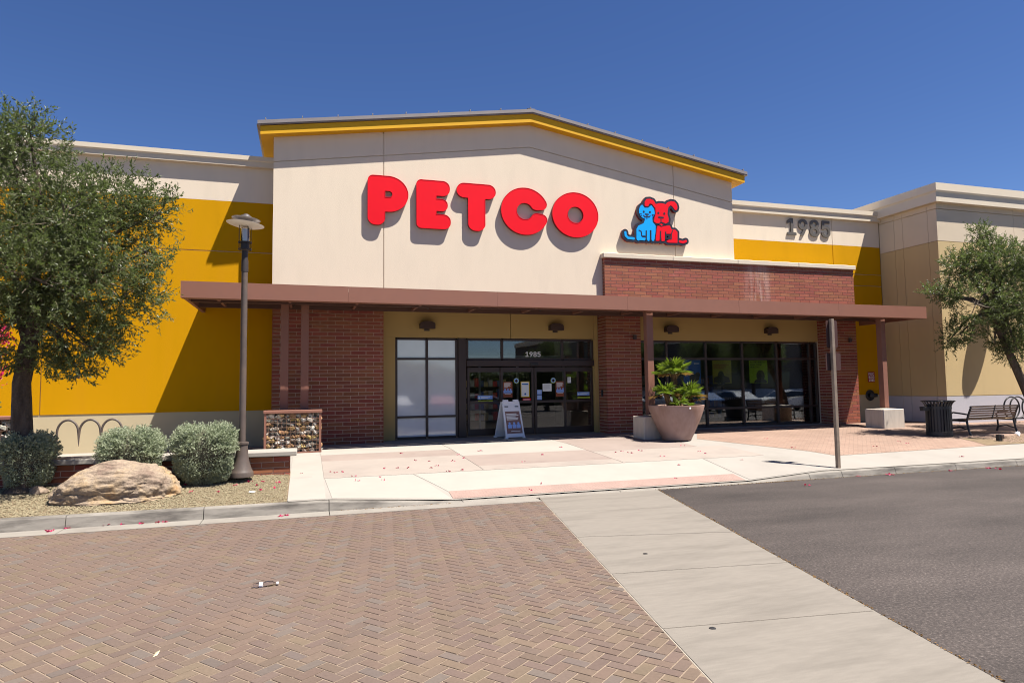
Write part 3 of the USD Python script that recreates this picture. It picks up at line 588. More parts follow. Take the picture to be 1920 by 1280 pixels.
for x in (-.3, 3.1, 6.3, 9.5, 13.4, 15.9, 18.3): obj('sprinkler_head', MB().lathe([(0, -.1), (.035, -.1), (.012, -.07), (.012, 0)], 8, (x, 17.5, 4.2)), IRON, can)
def post(x0, x1, y0, y1, z0, z1):
    obj('post', MB().box(x0, x1, y0, y1, z0, z1, .006), BROWN, can)
post(9.20, 9.40, 16.65, 16.85, 1.13, 4.1); post(17.62, 17.80, 16.65, 16.85, 1.17, 4.1)
for x in (-.62, -.14): post(x, x+.19, 17.23, 17.36, 1.40, 4.1)

# ------------------------------------------------------------------ tower block at the right
TCREAM = mat('stucco_tower_cream', (.55, .455, .335), .85, .2, noise=.05, scale=.9, bump=.003, bscale=60)
tw = thing('tower_building', 'taller tan and cream stucco block with grey base at the right', 'building')
TX, TY = 20.67, 17.0
obj('core', MB().box(TX+.03, 45, TY+.03, 27, .1, 8.5), TAN, tw)
def tp(x0, x1, z0, z1, mt): obj('wall_panel', MB().box(x0, x1, TY, TY+.05, z0, z1), mt, tw)
def sp(y0, y1, z0, z1, mt): obj('wall_panel', MB().box(TX, TX+.05, y0, y1, z0, z1), mt, tw)
for a, b in ((TX+.052, 24.3), (24.31, 30), (30.02, 45)):
    tp(a, b, 7.92, 8.4, TCREAM); tp(a, b, 6.80, 7.90, TCREAM); tp(a, b, 1.48, 6.78, TAN); tp(a, b, .1, 1.462, GREY)
for a, b in ((TY, TY+.345), (TY+.355, TY+1.365), (TY+1.375, TY+1.725), (TY+1.735, 19.38)):
    sp(a, b, 7.92, 8.4, TCREAM); sp(a, b, 6.80, 7.90, TCREAM); sp(a, b, 1.48, 6.78, TAN); sp(a, b, .1, 1.462, GREY)
sp(19.38, 22, 8.0, 8.4, TCREAM)
cornice([(TX, 23), (TX, TY), (45, TY)], 8.10, 8.74, .25, tw)
sc = thing('wall_lamp', 'wide disc shaped wall lamp on the tan tower behind the right tree', 'wall lamp', (22.75, TY, 4.75))
obj('arm', MB().box(-.04, .04, -.36, 0, .05, .12), SCONCE, sc); obj('disc', MB().lathe([(0, .1), (.15, .09), (.46, .0), (.47, -.03), (0, -.02)], 28, (.0, -.5, 0)), SCONCE, sc)

# ------------------------------------------------------------------ signs on the building
sg = thing('store_sign', 'big red rounded channel letters of the store name on the gable wall', 'sign')
def place(poly, x0, x1, z0, z1):
    a = poly.bounds; return affinity.translate(affinity.scale(poly, (x1-x0)/(a[2]-a[0]), (z1-z0)/(a[3]-a[1]), origin=(a[0], a[1])), x0-a[0], z0-a[1])
def rnd(p, r): return p.buffer(-r, 16).buffer(r, 16)
def rndin(p, r): return p.buffer(r, 16).buffer(-r, 16)
sq = lambda *b: sbox(*b)
def letter_P():
    s = rnd(sq(0, 0, .465, 1.42), .21).union(sq(0, .5, .3, 1.25)); s = s.union(Point(.15, 1.27).buffer(.15)).union(sq(.15, .9, .4, 1.42)).union(sq(0, .9, .4, 1.27))
    b = affinity.scale(Point(.55, .905).buffer(.515, 32), 1.06, 1).union(sq(.2, .39, .55, 1.42)); p = s.union(b)
    hole = rnd(sq(.467, .81, .64, .985), .02).union(Point(.57, .8975).buffer(.0875).intersection(sq(.5, .7, .9, 1.1)))
    return p.difference(sq(.467, .81, .58, .985).union(Point(.57, .8975).buffer(.0875)))
def letter_E():
    body = sq(0, 0, .55, 1.42); arms = sq(.3, .975, .92, 1.42).buffer(-.2).buffer(.2).union(rnd(sq(.3, .525, .86, .885), .17)).union(sq(.3, 0, .94, .435).buffer(-.2).buffer(.2))
    return rnd(body, .14).union(arms).union(sq(.2, .2, .47, 1.2)).union(sq(.2, .98, .6, 1.42)).union(sq(.2, 0, .6, .43))
def letter_T():
    return rndin(rnd(sq(0, .98, 1.1, 1.42), .215).union(rnd(sq(.315, 0, .795, 1.3), .215)).union(sq(.315, .6, .795, 1.2)), .02)
def letter_C():
    d = affinity.scale(Point(.71, .71).buffer(.71, 48), 1.02, 1); h = Point(.70, .71).buffer(.245, 32)
    wdg = Polygon([(.80, .95), (1.22, .735), (1.6, .80), (1.6, .64), (1.22, .70), (.80, .50)])
    wdg = Polygon([(.75, .83), (1.05, .76), (1.6, .82), (1.6, .60), (1.05, .675), (.75, .59)])
    return rnd(d.difference(h).difference(wdg), .17).union(d.difference(h).difference(sq(.7, .2, 2, 1.2)))
def letter_O(): return affinity.scale(Point(0, 0).buffer(.71, 48), 1.06, 1).difference(Point(0, 0).buffer(.255, 32))
for fn, (a, b, c, d) in ((letter_P, (1.6, 2.74, 6.57, 7.99)), (letter_E, (2.97, 3.97, 6.55, 7.97)), (letter_T, (4.15, 5.34, 6.56, 7.97)), (letter_C, (5.5, 6.96, 6.53, 7.97)), (letter_O, (7.13, 8.66, 6.54, 7.95))):
    p = place(fn(), a, b, c, d)
    L_ = obj('letter', MB().prism(p.buffer(-.012), .012, 'xz', 18.545), RED, sg)
    obj('return', MB().prism(p, .10, 'xz', 18.552), REDSIDE, L_)
    obj('trim_cap', MB().prism(p.difference(p.buffer(-.013)), .016, 'xz', 18.539), RED, L_)
lg = thing('logo_sign', 'emblem sign of a blue cat and a red dog sitting side by side', 'sign')
YL = 18.54
def zp_(pts, Y=YL): return [tuple(at(1140+x/9.144, 340+y/9.144, Y)[[0, 2]]) for x, y in pts]
U = 9.144*1237/20.2/1.0; px2m = 1/ (9.144*60.5)
def stroke(pts, wpx): return LineString(zp_(pts)).buffer(wpx*px2m/2, 10)
def poly(pts, r=0): 
    p = Polygon(zp_(pts)).buffer(0); return p.buffer(r*px2m, 10).buffer(-r*px2m, 10).buffer(-r*px2m, 10).buffer(r*px2m, 10) if r else p
cat_head = poly([(585, 400), (625, 455), (690, 455), (742, 410), (785, 470), (802, 545), (785, 600), (745, 640), (620, 640), (570, 610), (535, 555), (530, 490), (550, 430)], 6)
cat_body = poly([(640, 620), (755, 620), (765, 700), (815, 760), (815, 850), (795, 1000), (740, 1000), (700, 1000), (640, 1000), (500, 1000), (488, 980), (488, 820), (520, 760), (610, 720), (630, 670)], 10)
cat_legs = unary_union([stroke([(690, 840), (693, 1003)], 44), stroke([(770, 840), (770, 1003)], 44), stroke([(520, 985), (620, 992)], 46), stroke([(525, 830), (520, 985)], 66)])
cat_body = cat_body.difference(Polygon(zp_([(560, 930), (640, 930), (640, 960), (600, 960)]))).difference(Polygon(zp_([(640, 1004), (716, 1004), (716, 840), (738, 840), (738, 1100), (500, 1100), (500, 1010)])).buffer(0)).union(cat_legs)
cat_tail = stroke([(297, 875), (305, 930), (345, 970), (440, 980)], 42)
dog_head = poly([(815, 395), (870, 375), (940, 378), (1000, 400), (1030, 460), (1018, 560), (1042, 650), (1035, 700), (990, 725), (930, 700), (890, 720), (830, 720), (785, 690), (795, 630), (815, 560), (812, 470)], 14)
ear_l = poly([(820, 395), (780, 325), (720, 300), (660, 305), (630, 350), (628, 410), (660, 445), (685, 435), (705, 390), (735, 380), (790, 440), (830, 470)], 10)
ear_r = poly([(985, 400), (1020, 360), (1080, 340), (1140, 350), (1180, 395), (1190, 450), (1180, 490), (1150, 495), (1110, 440), (1075, 410), (1040, 440), (1020, 480)], 10)
dog_body = poly([(850, 760), (920, 775), (1010, 760), (1060, 760), (1090, 830), (1150, 830), (1190, 870), (1190, 1055), (1030, 1050), (1000, 1025), (1070, 985), (1075, 900), (975, 900), (975, 1020), (920, 1030), (905, 900), (880, 1020), (820, 1020), (820, 870)], 8)
dog_tail = stroke([(1232, 1030), (1285, 1045), (1335, 1025)], 44)
mouth = poly([(880, 735), (920, 722), (955, 740), (920, 765)], 5)
cat = unary_union([cat_head, cat_body, cat_tail]); dog = unary_union([dog_head, ear_l.difference(cat_head.buffer(26*px2m)), ear_r, dog_body.difference(cat_body.buffer(20*px2m)), dog_tail])
dog = dog.difference(cat.buffer(18*px2m))
back = unary_union([cat, dog]).buffer(40*px2m, 12); back = back.buffer(12*px2m).buffer(-12*px2m)
bk = obj('backing', MB().prism(back, .05, 'xz', YL+.004), BLACK, lg); obj('return', MB().prism(back.buffer(-.004),   .07, 'xz', YL+.055), REDSIDE, bk)
obj('cat', MB().prism(cat, .01, 'xz', YL-.004), BLUE, lg); obj('dog', MB().prism(unary_union([dog, mouth]), .01, 'xz', YL-.004), RED, lg)
ln = unary_union([stroke([(612, 520), (612, 521)], 38), stroke([(718, 528), (718, 529)], 38), stroke([(610, 583), (630, 612), (660, 605), (666, 580), (675, 605), (705, 612), (722, 590)], 17), stroke([(666, 560), (666, 640)], 16), stroke([(640, 562), (690, 566)], 22),
                  stroke([(535, 556), (580, 562)], 10), stroke([(545, 594), (582, 590)], 10), stroke([(755, 572), (800, 578)], 10), stroke([(755, 592), (795, 604)], 10),
                  stroke([(530, 838), (570, 860), (578, 930), (590, 945), (640, 950)], 17), stroke([(655, 850), (655, 1000)], 24), stroke([(732, 850), (732, 1010)], 26),
                  stroke([(862, 542), (862, 543)], 38), stroke([(963, 552), (963, 553)], 38), stroke([(870, 615), (945, 622)], 28), stroke([(908, 620), (910, 700), (875, 728), (830, 735)], 18), stroke([(910, 700), (950, 732), (1000, 735)], 18), stroke([(880, 745), (915, 772), (960, 750)], 14),
                  stroke([(900, 860), (898, 1000)], 22), stroke([(988, 870), (988, 990)], 22), stroke([(1105, 850), (1085, 900), (1085, 985), (1010, 985)], 18)])
obj('outline', MB().prism(ln.intersection(back), .012, 'xz', YL-.009), BLACK, lg)
dg = thing('address_digits', 'bronze number 1985 mounted on the cream band of the right wing', 'sign')
t = meshkit.text_mesh('1985', .58, .045, True); v = np.array(t.vertices); v[:, 0] = (v[:, 0]-v[:, 0].min())*1.92/np.ptp(v[:, 0])
parts = trimesh.Trimesh(np.stack([16.45+v[:, 0], 19.365-v[:, 2]+.03, 7.31+v[:, 1]], 1), np.array(t.faces)).split(only_watertight=False)
groups = {}
for p_ in parts: groups.setdefault(min(3, int((p_.vertices[:, 0].mean()-16.45)/.49)), []).append(p_)
for k in sorted(groups): obj('digit', trimesh.util.concatenate(groups[k]), DIGIT, dg)
fd = thing('fire_connection_sign', 'small red sign reading FDC BLDG 1985 on the yellow wall', 'sign')
obj('plate', MB().box(19.78, 20.1, 19.372, 19.382, 1.98, 2.36, .003), mat('sign_maroon', (.30, .03, .03), .5, .3), fd)
for k, s in enumerate(('FDC', 'BLDG', '1985')): wall_text(s, .085, 19.815, 19.371, 2.235-k*.115, WHITE, fd, True, .003, .25)
fc = thing('fire_hose_connection', 'dark twin outlet fire hose connection on the wall behind the right post', 'hose connection', (19.85, 19.4, 1.5))
v_, f_ = MB().lathe([(0, 0), (.2, 0), (.2, .03), (.17, .05), (0, .05)], 20).arrays(); obj('plate', (np.stack([v_[:, 0], -v_[:, 2], v_[:, 1]], 1), f_), IRON, fc)
m = MB(); [m.tube([(s*.02, -.04, 0), (s*.12, -.22, 0)], .07, 12) for s in (-1, 1)]; obj('outlet', m, IRON, fc)
for i, (x, lab) in enumerate(((3.35, 'brown half round wall light above the white film window'), (7.36, 'brown half round wall light above the sliding doors'), (11.4, 'brown half round wall light above the display window behind the palms'), (15.3, 'brown half round wall light above the green poster'))):
    if i == 0:
        s0 = thing('wall_light', lab, 'wall light', (x, YE, 3.80), group='half round wall lights under the canopy')
        arc = Polygon([(-.22, -.10), (.22, -.10), (.22, .03)]+[(.22*math.cos(a), .03+.09*math.sin(a)) for a in np.linspace(.2, 2.94, 9)]+[(-.22, .03)])
        obj('shade', MB().prism(arc, .2, 'xz', -.2), SCONCE, s0); obj('mount', MB().box(-.08, .08, -.02, 0, -.16, -.1), FRAME, s0)
    else: copy(s0, (x, YE, 3.80), 0, lab)

# ------------------------------------------------------------------ posters and stickers on the glass
def card(name, lab, cat, x0, x1, z0, z1, y, face, extras=(), th_=.004):
    t = thing(name, lab, cat)
    obj('sheet', MB().box(x0, x1, y, y+th_, z0, z1), face, t)
    for nm, polys, mt in extras:
        mm = MB()
        for p_ in polys: mm.prism(p_, .0015, 'xz', y-.0018)
        obj(nm, mm, mt, t)
    return t
flat = lambda n, c: mat(n, c, .6, .3)
GREENP, OCHP, BLUEP, DARKP, BRP, LIMEP, CYAN, PAPER = flat('poster_green', (.32, .46, .01)), flat('poster_olive', (.30, .26, .02)), flat('poster_blue', (.02, .12, .38)), flat('poster_dark', (.03, .02, .018)), flat('notice_brown', (.26, .07, .03)), flat('sticker_lime', (.40, .50, .04)), flat('sticker_blue', (.25, .40, .75)), flat('paper', (.75, .75, .72))
yp = YE+.13
def head(x, z, r): return unary_union([affinity.scale(Point(x, z).buffer(r), 1, 1.15), Point(x-r*.8, z-r*1.5).buffer(r*.8), Point(x+r*.7, z-r*1.6).buffer(r*.9)])
t = card('poster', 'green poster about nutrition with a brown dog on the display window', 'poster', 14.52, 15.26, 2.0, 2.78, yp, GREENP, [('dog_picture', [head(14.97, 2.25, .17).intersection(sbox(14.54, 2.01, 15.24, 2.7))], DARKP)])
for k, s in enumerate(('NUTRITION TO', 'KEEP THEM', 'HEALTHY')): wall_text(s, .055, 14.56, yp-.002, 2.69-k*.085, DARKP, t, True, .001, (.6, .47, .38)[k])
t = card('poster', 'olive yellow poster with a dark dog next to the green poster', 'poster', 13.06, 13.80, 2.0, 2.78, yp, OCHP, [('dog_picture', [unary_union([head(13.38, 2.28, .12), Polygon([(13.08, 2.02), (13.75, 2.02), (13.7, 2.2), (13.4, 2.3), (13.1, 2.2)])])], DARKP), ('print', [sbox(13.1, 2.62-.06*k, 13.1+.6-.1*k, 2.645-.06*k) for k in range(3)], BRP)])
t = card('poster', 'dark blue poster with a black dog behind the palm fronds', 'poster', 11.95, 12.60, 2.0, 2.80, yp, BLUEP, [('dog_picture', [unary_union([affinity.scale(Point(12.35, 2.2).buffer(.16), 1.2, .8), Point(12.48, 2.3).buffer(.09)])], DARKP), ('print', [sbox(12.35, 2.66, 12.55, 2.69)], PAPER)])
yd = YE+.073; ys_ = YE+.134
def person_icons(x0, z, n, s): return [unary_union([Point(x0+k*s, z).buffer(.027), sbox(x0+k*s-.04, z-.10, x0+k*s+.04, z-.035).buffer(.008)]) for k in range(n)]
def bars(x0, z, ws, h=.016, dz=.03): return [sbox(x0, z-k*dz, x0+w_, z-k*dz+h) for k, w_ in enumerate(ws)]
NOT = dict(th_=.002)
for x0, lab in ((5.68, 'brown notice with three figures on the left sliding door'), (7.38, 'brown notice with three figures on the right sliding door')):
    card('notice', lab, 'notice', x0, x0+.29, 1.66, 2.13, yd, BRP, [('print', bars(x0+.03, 2.08, (.2, .22, .18, .2, .12))+bars(x0+.05, 1.76, (.19,)), PAPER), ('figure_icon', person_icons(x0+.06, 1.90, 3, .088), CYAN)], .002)
t = card('notice', 'white paper in a yellow border on the left sliding door', 'notice', 6.24, 6.52, 1.66, 2.14, yd, mat('border_yellow', (.62, .42, .01), .5, .3), [('paper', [sbox(6.26, 1.68, 6.50, 2.12)], PAPER)], .002)
obj('print', MB().prism(unary_union([sbox(6.28, 2.04, 6.48, 2.075), Point(6.38, 1.76).buffer(.03)]), .001, 'xz', yd-.0032), BLUEP, t)
card('notice', 'white square paper notice on the right sliding door', 'notice', 6.95, 7.24, 1.83, 2.07, yd, PAPER, [('print', bars(6.98, 2.03, (.2, .22, .18, .21, .2, .1), .008, .03), SH[3])], .002)
for k, (z, lab) in enumerate(((1.74, 'pale blue square sticker above another on the right sliding door'), (1.575, 'pale blue square sticker lowest on the right sliding door'))): card('sticker', lab, 'sticker', 6.765, 6.92, z, z+.14, yd, CYAN, [('print', bars(6.78, z+.1, (.1, .12, .1), .01, .03), PAPER)], .002)
for x, lab in ((6.10, 'round blue and lime sticker with dark diamond on the left sliding door'), (7.30, 'round blue and lime sticker with dark diamond on the right sliding door')):
    t = thing('sticker', lab, 'sticker'); z = 2.16
    obj('sheet', MB().prism(Point(x, z).buffer(.085), .002, 'xz', yd), LIMEP, t); obj('ring', MB().prism(Point(x, z+.006).buffer(.074), .001, 'xz', yd-.0015), CYAN, t)
    obj('diamond', MB().prism(Polygon([(x-.055, z), (x, z-.055), (x+.055, z), (x, z+.055)]), .001, 'xz', yd-.003), DARKP, t)
for x0, x1, z, lab, y in ((4.90, 5.36, 1.62, 'left', ys_), (8.12, 8.54, 1.68, 'right', ys_)):
    card('sticker', f'pale blue strip sticker on the {lab} door sidelight', 'sticker', x0, x1, z, z+.11, y, CYAN, [('print', bars(x0+.1, z+.06, (.28, .22), .016, .035)+[sbox(x0+.02, z+.02, x0+.07, z+.07)], PAPER)], .002)
    card('sticker', f'lime strip sticker under the blue one on the {lab} door sidelight', 'sticker', x0+.01, x1+.01, z-.085, z-.035, y, LIMEP, [('print', bars(x0+.05, z-.065, (.3,), .01), DARKP)], .002)
card('sticker', 'small white sticker high on the right door sidelight', 'sticker', 7.80, 7.92, 2.08, 2.26, ys_, PAPER, [('print', bars(7.815, 2.22, (.08, .09, .07), .012, .03), SH[3])], .002)
card('sticker', 'thin red print strip along the sliding door mid rail', 'sticker', 6.3, 6.56, 1.565, 1.625, yd, RED, [('print', bars(6.32, 1.58, (.2,), .02), PAPER)], .002)

# ------------------------------------------------------------------ street furniture
af = thing('sidewalk_sign', 'white plastic A frame sign with brown notice by the sliding doors', 'sign', (5.66, 18.45, gh(5.66, 18.5)), .22)
def slab_on(p0, p1, w0, w1, th_, mt, nm, par, d=(0, 0, 0)):          # leaning board from p0 (foot) to p1 (head)
    mm = MB(); a, b = np.array(p0, float)+d, np.array(p1, float)+d; n_ = np.array([0, -(p1[2]-p0[2]), (p1[1]-p0[1])]); n_ /= np.linalg.norm(n_)
    if n_[1] > 0: n_ = -n_
    mm.hull([a+[s*w0, 0, 0]+n_*t for s in (-1, 1) for t in (0, th_)]+[b+[s*w1, 0, 0]+n_*t for s in (-1, 1) for t in (0, th_)])
    return obj(nm, mm, mt, par), n_
fp, nf = slab_on((0, -.28, .03), (0, -.02, 1.04), .31, .285, .035, WHITE, 'front_board', af)
bp, _ = slab_on((0, .38, .03), (0, .05, 1.04), .31, .285, .03, WHITE, 'back_board', af)
A0, A1 = np.array([0, -.28, .03]), np.array([0, -.02, 1.04]); on = lambda s: A0+(A1-A0)*s
NB = mat('notice_board_brown', (.22, .13, .115), .6, .3)
slab_on(on(.10), on(.72), .255, .235, .004, NB, 'notice_sheet', af, nf*.036)
def on_board(polys, mt, nm):
    mm = MB()
    for p_ in polys:
        for g in getattr(p_, 'geoms', [p_]):
            t = trimesh.creation.extrude_polygon(g, .002, engine='earcut'); v = np.array(t.vertices)
            ax = (A1-A0)/np.linalg.norm(A1-A0); P = A0[None]+v[:, :1]*[[1, 0, 0]]+v[:, 1:2]*ax+(v[:, 2:3]+.041)*nf; mm.add(P, np.array(t.faces))
    obj(nm, mm, mt, af)
on_board([sbox(-.21, .66-.04*k, -.21+w_, .685-.04*k) for k, w_ in enumerate((.34, .40, .30, .38, .36))]+[sbox(-.12, .16, .18, .18)], PAPER, 'print')
on_board([unary_union([Point(x, .40).buffer(.035), sbox(x-.05, .27, x+.05, .355).buffer(.012)]) for x in (-.14, .01, .15)], CYAN, 'figure_icon')
for x in (-.17, .17): slab_on(on(.84), on(.87), .06, .06, .004, IRON, 'hand_slot', af, nf*.036+np.array([x, 0, 0]))
slab_on(on(.96), on(1.05), .09, .08, .05, WHITE, 'handle', af, (-.17, 0, 0)); slab_on(on(.96), on(1.05), .09, .08, .05, WHITE, 'handle', af, (.17, 0, 0))
obj('foot', MB().box(-.33, -.24, -.33, -.25, 0, .05, .01), WHITE, af); obj('foot', MB().box(.24, .33, -.33, -.25, 0, .05, .01), WHITE, af); obj('foot', MB().box(-.33, -.24, .33, .42, 0, .05, .01).box(.24, .33, .33, .42, 0, .05, .01), WHITE, af)

for (x0, x1, y0, y1, h, lab) in ((8.84, 9.5, 16.3, 16.95, .62, 'square concrete post base partly behind the palm planter'), (17.2, 18.04, 16.32, 17.05, .60, 'wide concrete post base near the trash bin')):
    g0 = gh((x0+x1)/2, y0)-.03
    o = obj('concrete_block', MB().box(x0, x1, y0, y1, g0, g0+h+.03, .018), BLOCKC); tag(o, lab, 'concrete block')

def stones_in(th, w_, h_, dep, z0, r):
    nx_, nz_ = 11, 9
    for i in range(nx_):
        for j in range(nz_):
            c = np.array([(i+.5+r.uniform(-.25, .25))*w_/nx_, r.uniform(.05, .12), z0+(j+.5+r.uniform(-.2, .2))*h_/nz_]); s = np.array([w_/nx_, .11, h_/nz_])*r.uniform(.5, .78)
            p = r.normal(0, 1, (13, 3)); p /= np.linalg.norm(p, axis=1, keepdims=True); a = r.uniform(-.5, .5); p = p*s*np.array([1.15, 1, .95]); 
            p = np.c_[p[:, 0]*math.cos(a)-p[:, 2]*math.sin(a), p[:, 1], p[:, 0]*math.sin(a)+p[:, 2]*math.cos(a)]
            k = int(r.choice(4, p=[.32, .26, .27, .15] if j > 3 else [.2, .3, .4, .1]))
            obj('stone', MB().hull(p+c), GST[k], th)
def gabion(lab, loc, w_, h_, dep, r):
    t = thing('gabion', lab, 'gabion', loc, group='stone filled wire gabions')
    obj('top_rail', MB().box(-.02, w_+.02, -.02, dep+.02, h_-.07, h_, .006), BROWN, t); obj('bottom_rail', MB().box(-.01, w_+.01, -.01, .04, 0, .04), BROWN, t)
    for x in (0, w_-.05): [obj('corner_post', MB().box(x, x+.05, y_, y_+.05, .03, h_-.06), BROWN, t) for y_ in (0, dep-.05)]
    obj('inner_fill', MB().box(.05, w_-.05, .16, dep-.03, .02, h_-.08), GST[3], t)
    stones_in(t, w_, h_-.1, dep, .03, r)
    mm = MB()
    for x in np.arange(.1, w_-.05, .1): mm.box(x-.004, x+.004, .010, .018, .03, h_-.06)
    obj('upright_wire', mm, WIRE, t); mm = MB()
    for z in np.arange(.1, h_-.05, .105): mm.box(.05, w_-.05, .002, .010, z-.004, z+.004)
    obj('cross_wire', mm, WIRE, t); return t
g1 = gabion('stone filled wire gabion under the twin brown posts beside the brick wall', (-.95, 16.72, .46), 1.30, 1.03, .62, np.random.default_rng(3))
pgl = at(34, 768, 16.72)
g2 = copy(g1, (pgl[0]-1.3, 16.72, .46), 0, 'stone filled wire gabion behind the left tree trunk')

sw = thing('seat_wall', 'low red brick seat wall with pale cap behind the shrubs', 'brick wall')
obj('mortar', MB().box(-14, -.305, 13.308, 13.75, .1, .72), MORTAR, sw)
courses(sw, -7.9, -.29, .22, .22+.1016*5, 13.3, BRICK, g=.007)
courses(sw, -14, -7.9, .22, .22+.1016*5, 13.3, BRICK, g=.007)
for k in range(5): obj('brick', MB().box(-.385, -.290, 13.40, 13.75, .22+k*.1016+.006, .22+(k+1)*.1016-.006), BRICK, sw)
for a in np.arange(-14, -.3, 1.39):
    b = min(a+1.39, -.16); obj('cap_stone', MB().box(a+.003, b-.003, 13.22, 13.86, .735, .83, .015), CONCW, sw)

lq = at(453, 893, 12.98)
lp = thing('street_lamp', 'tall brown lamp post with double disc hat beside the right shrub', 'street lamp', (lq[0], 12.98, lq[2])); UsdGeom.Xformable(lp).AddScaleOp().Set(Gf.Vec3f(.945, .945, .945))
obj('base', MB().lathe([(0, 0), (.215, 0), (.215, .07), (.20, .10), (.175, .15), (.135, .28), (.112, .42), (.105, .60), (.122, .62), (.122, .655), (.075, .66), (.0, .66)], 28), POLE, lp, smooth=40)
obj('pole', MB().lathe([(.062, .65), (.058, 4.05), (.0, 4.05)], 20), POLE, lp, smooth=40)
obj('collar', MB().lathe([(.0, 3.95), (.064, 3.95), (.066, 4.02), (.064, 4.18), (.058, 4.19), (.058, 4.36), (.064, 4.37), (.085, 4.385), (.085, 4.54), (0, 4.55)], 20), POLED, lp, smooth=40)
obj('globe', MB().lathe([(.075, 4.55), (.08, 4.6), (.08, 4.80), (.075, 4.84)], 24), LGLASS, lp, smooth=True)
obj('bulb', MB().lathe([(0, 4.55), (.045, 4.55), (.045, 4.66), (.052, 4.68), (.052, 4.80), (0, 4.81)], 16), mat('lamp_inner', (.6, .62, .65), .4, .4), lp, smooth=40)
m = MB(); [m.tube([(.118*math.cos(a), .118*math.sin(a), 4.37), (.118*math.cos(a), .118*math.sin(a), 4.86)], .007, 6) for a in np.arange(4)*math.pi/2+.5]; obj('rod', m, POLED, lp)
for z in (4.385, 4.52): obj('ring', MB().lathe([(.108, z), (.128, z), (.128, z+.018), (.108, z+.018), (.108, z)], 24), POLED, lp)
def tilted(prof, n=36, a=.10, z0=4.88):
    v, f = MB().lathe(prof, n).arrays(); z = v[:, 2]-z0; return np.stack([v[:, 0]*math.cos(a)+z*math.sin(a), v[:, 1], z0-v[:, 0]*math.sin(a)+z*math.cos(a)], 1), f
obj('hat', tilted([(0, 4.845), (.12, 4.845), (.25, 4.855), (.345, 4.885), (.352, 4.892), (.25, 4.875), (.12, 4.87), (0, 4.87)]), HATW, lp, smooth=30)
obj('upper_hat', tilted([(0, 4.96), (.15, 4.965), (.262, 4.985), (.27, 4.995), (.16, 5.015), (.11, 5.025), (.1, 5.055), (.06, 5.06), (.05, 5.09), (0, 5.09)]), HATG, lp, smooth=30)

sp_ = thing('sign_post', 'bare square sign post with two brown sign backs near the kerb', 'sign post', (10.87, 11.55, gh(10.87, 11.55)-.01))
obj('post', MB().box(-.038, .038, -.038, .038, 0, 3.2, .004), POSTW, sp_)
def chamf(w_, h_, c): return Polygon([(-w_/2+c, 0), (w_/2-c, 0), (w_/2, c), (w_/2, h_-c), (w_/2-c, h_), (-w_/2+c, h_), (-w_/2, h_-c), (-w_/2, c)])
obj('sign_plate', MB().prism(affinity.translate(chamf(.30, .60, .03), .035, 2.58), .006, 'xz', .040), SIGNB, sp_); obj('sign_plate', MB().prism(affinity.translate(chamf(.40, .38, .03), .04, 2.09), .006, 'xz', .040), SIGNB, sp_)

# planter with palms
pg_ = gh(9.88, 16.1)
pl = thing('planter', 'large flared brown concrete planter bowl holding the palms', 'planter', (9.64, 15.95, pg_-.005)); UsdGeom.Xformable(pl).AddScaleOp().Set(Gf.Vec3f(.9, .9, .94))
obj('bowl', MB().lathe([(0, 0), (.40, 0), (.43, .02), (.56, .28), (.70, .58), (.80, .84), (.835, .985), (.83, 1.0), (.775, 1.0), (.765, .98), (.73, .86), (0, .86)], 48), PLANTC, pl, smooth=35)
obj('soil', MB().lathe([(.75, .87), (.4, .90), (0, .91)][::-1], 24), SOIL, pl)
obj('drain_cap', MB().lathe([(0, 0), (.03, 0), (.028, .012), (0, .014)], 12).arrays(), WHITE, pl) if False else None
v_, f_ = MB().lathe([(0, 0), (.03, 0), (.028, .012), (0, .014)], 12).arrays(); obj('plug', (np.stack([v_[:, 0]-.03, -.815-v_[:, 2], v_[:, 1]+.93], 1), f_), WHITE, pl)
def frond(base, az, el, plen, R, r, seg=22, spread=1.75):
    d = np.array([math.cos(az)*math.cos(el), math.sin(az)*math.cos(el), math.sin(el)]); tip = base+d*plen; side = np.array([-math.sin(az), math.cos(az), 0]); up = np.cross(d, side)
    mm = MB(); mm.tube([base, base+d*plen*.5+up*.02, tip], [.010, .008, .006], 4, False)
    th_ = np.linspace(-spread, spread, seg)
    for k, a in enumerate(th_):
        L_ = R*(.62+.38*math.cos(a*.6))*r.uniform(.9, 1.08); u = d*math.cos(a)+side*math.sin(a); n_ = up; f_ = (1 if k % 2 else -1)*.012; wv = np.cross(n_, u)
        droop = -.18*L_*r.uniform(.5, 1.5)
        c = tip+u*L_*.55+n_*(.05*R)+np.array([0, 0, droop*.25]); e = tip+u*L_+np.array([0, 0, droop])+r.normal(0, .012, 3)
        h = L_*.55*spread/seg*.95
        mm.add([tip, c+wv*h+n_*f_, c-wv*h-n_*f_, e], [(0, 1, 3), (0, 3, 2)])
    return mm
pr_ = np.random.default_rng(5)
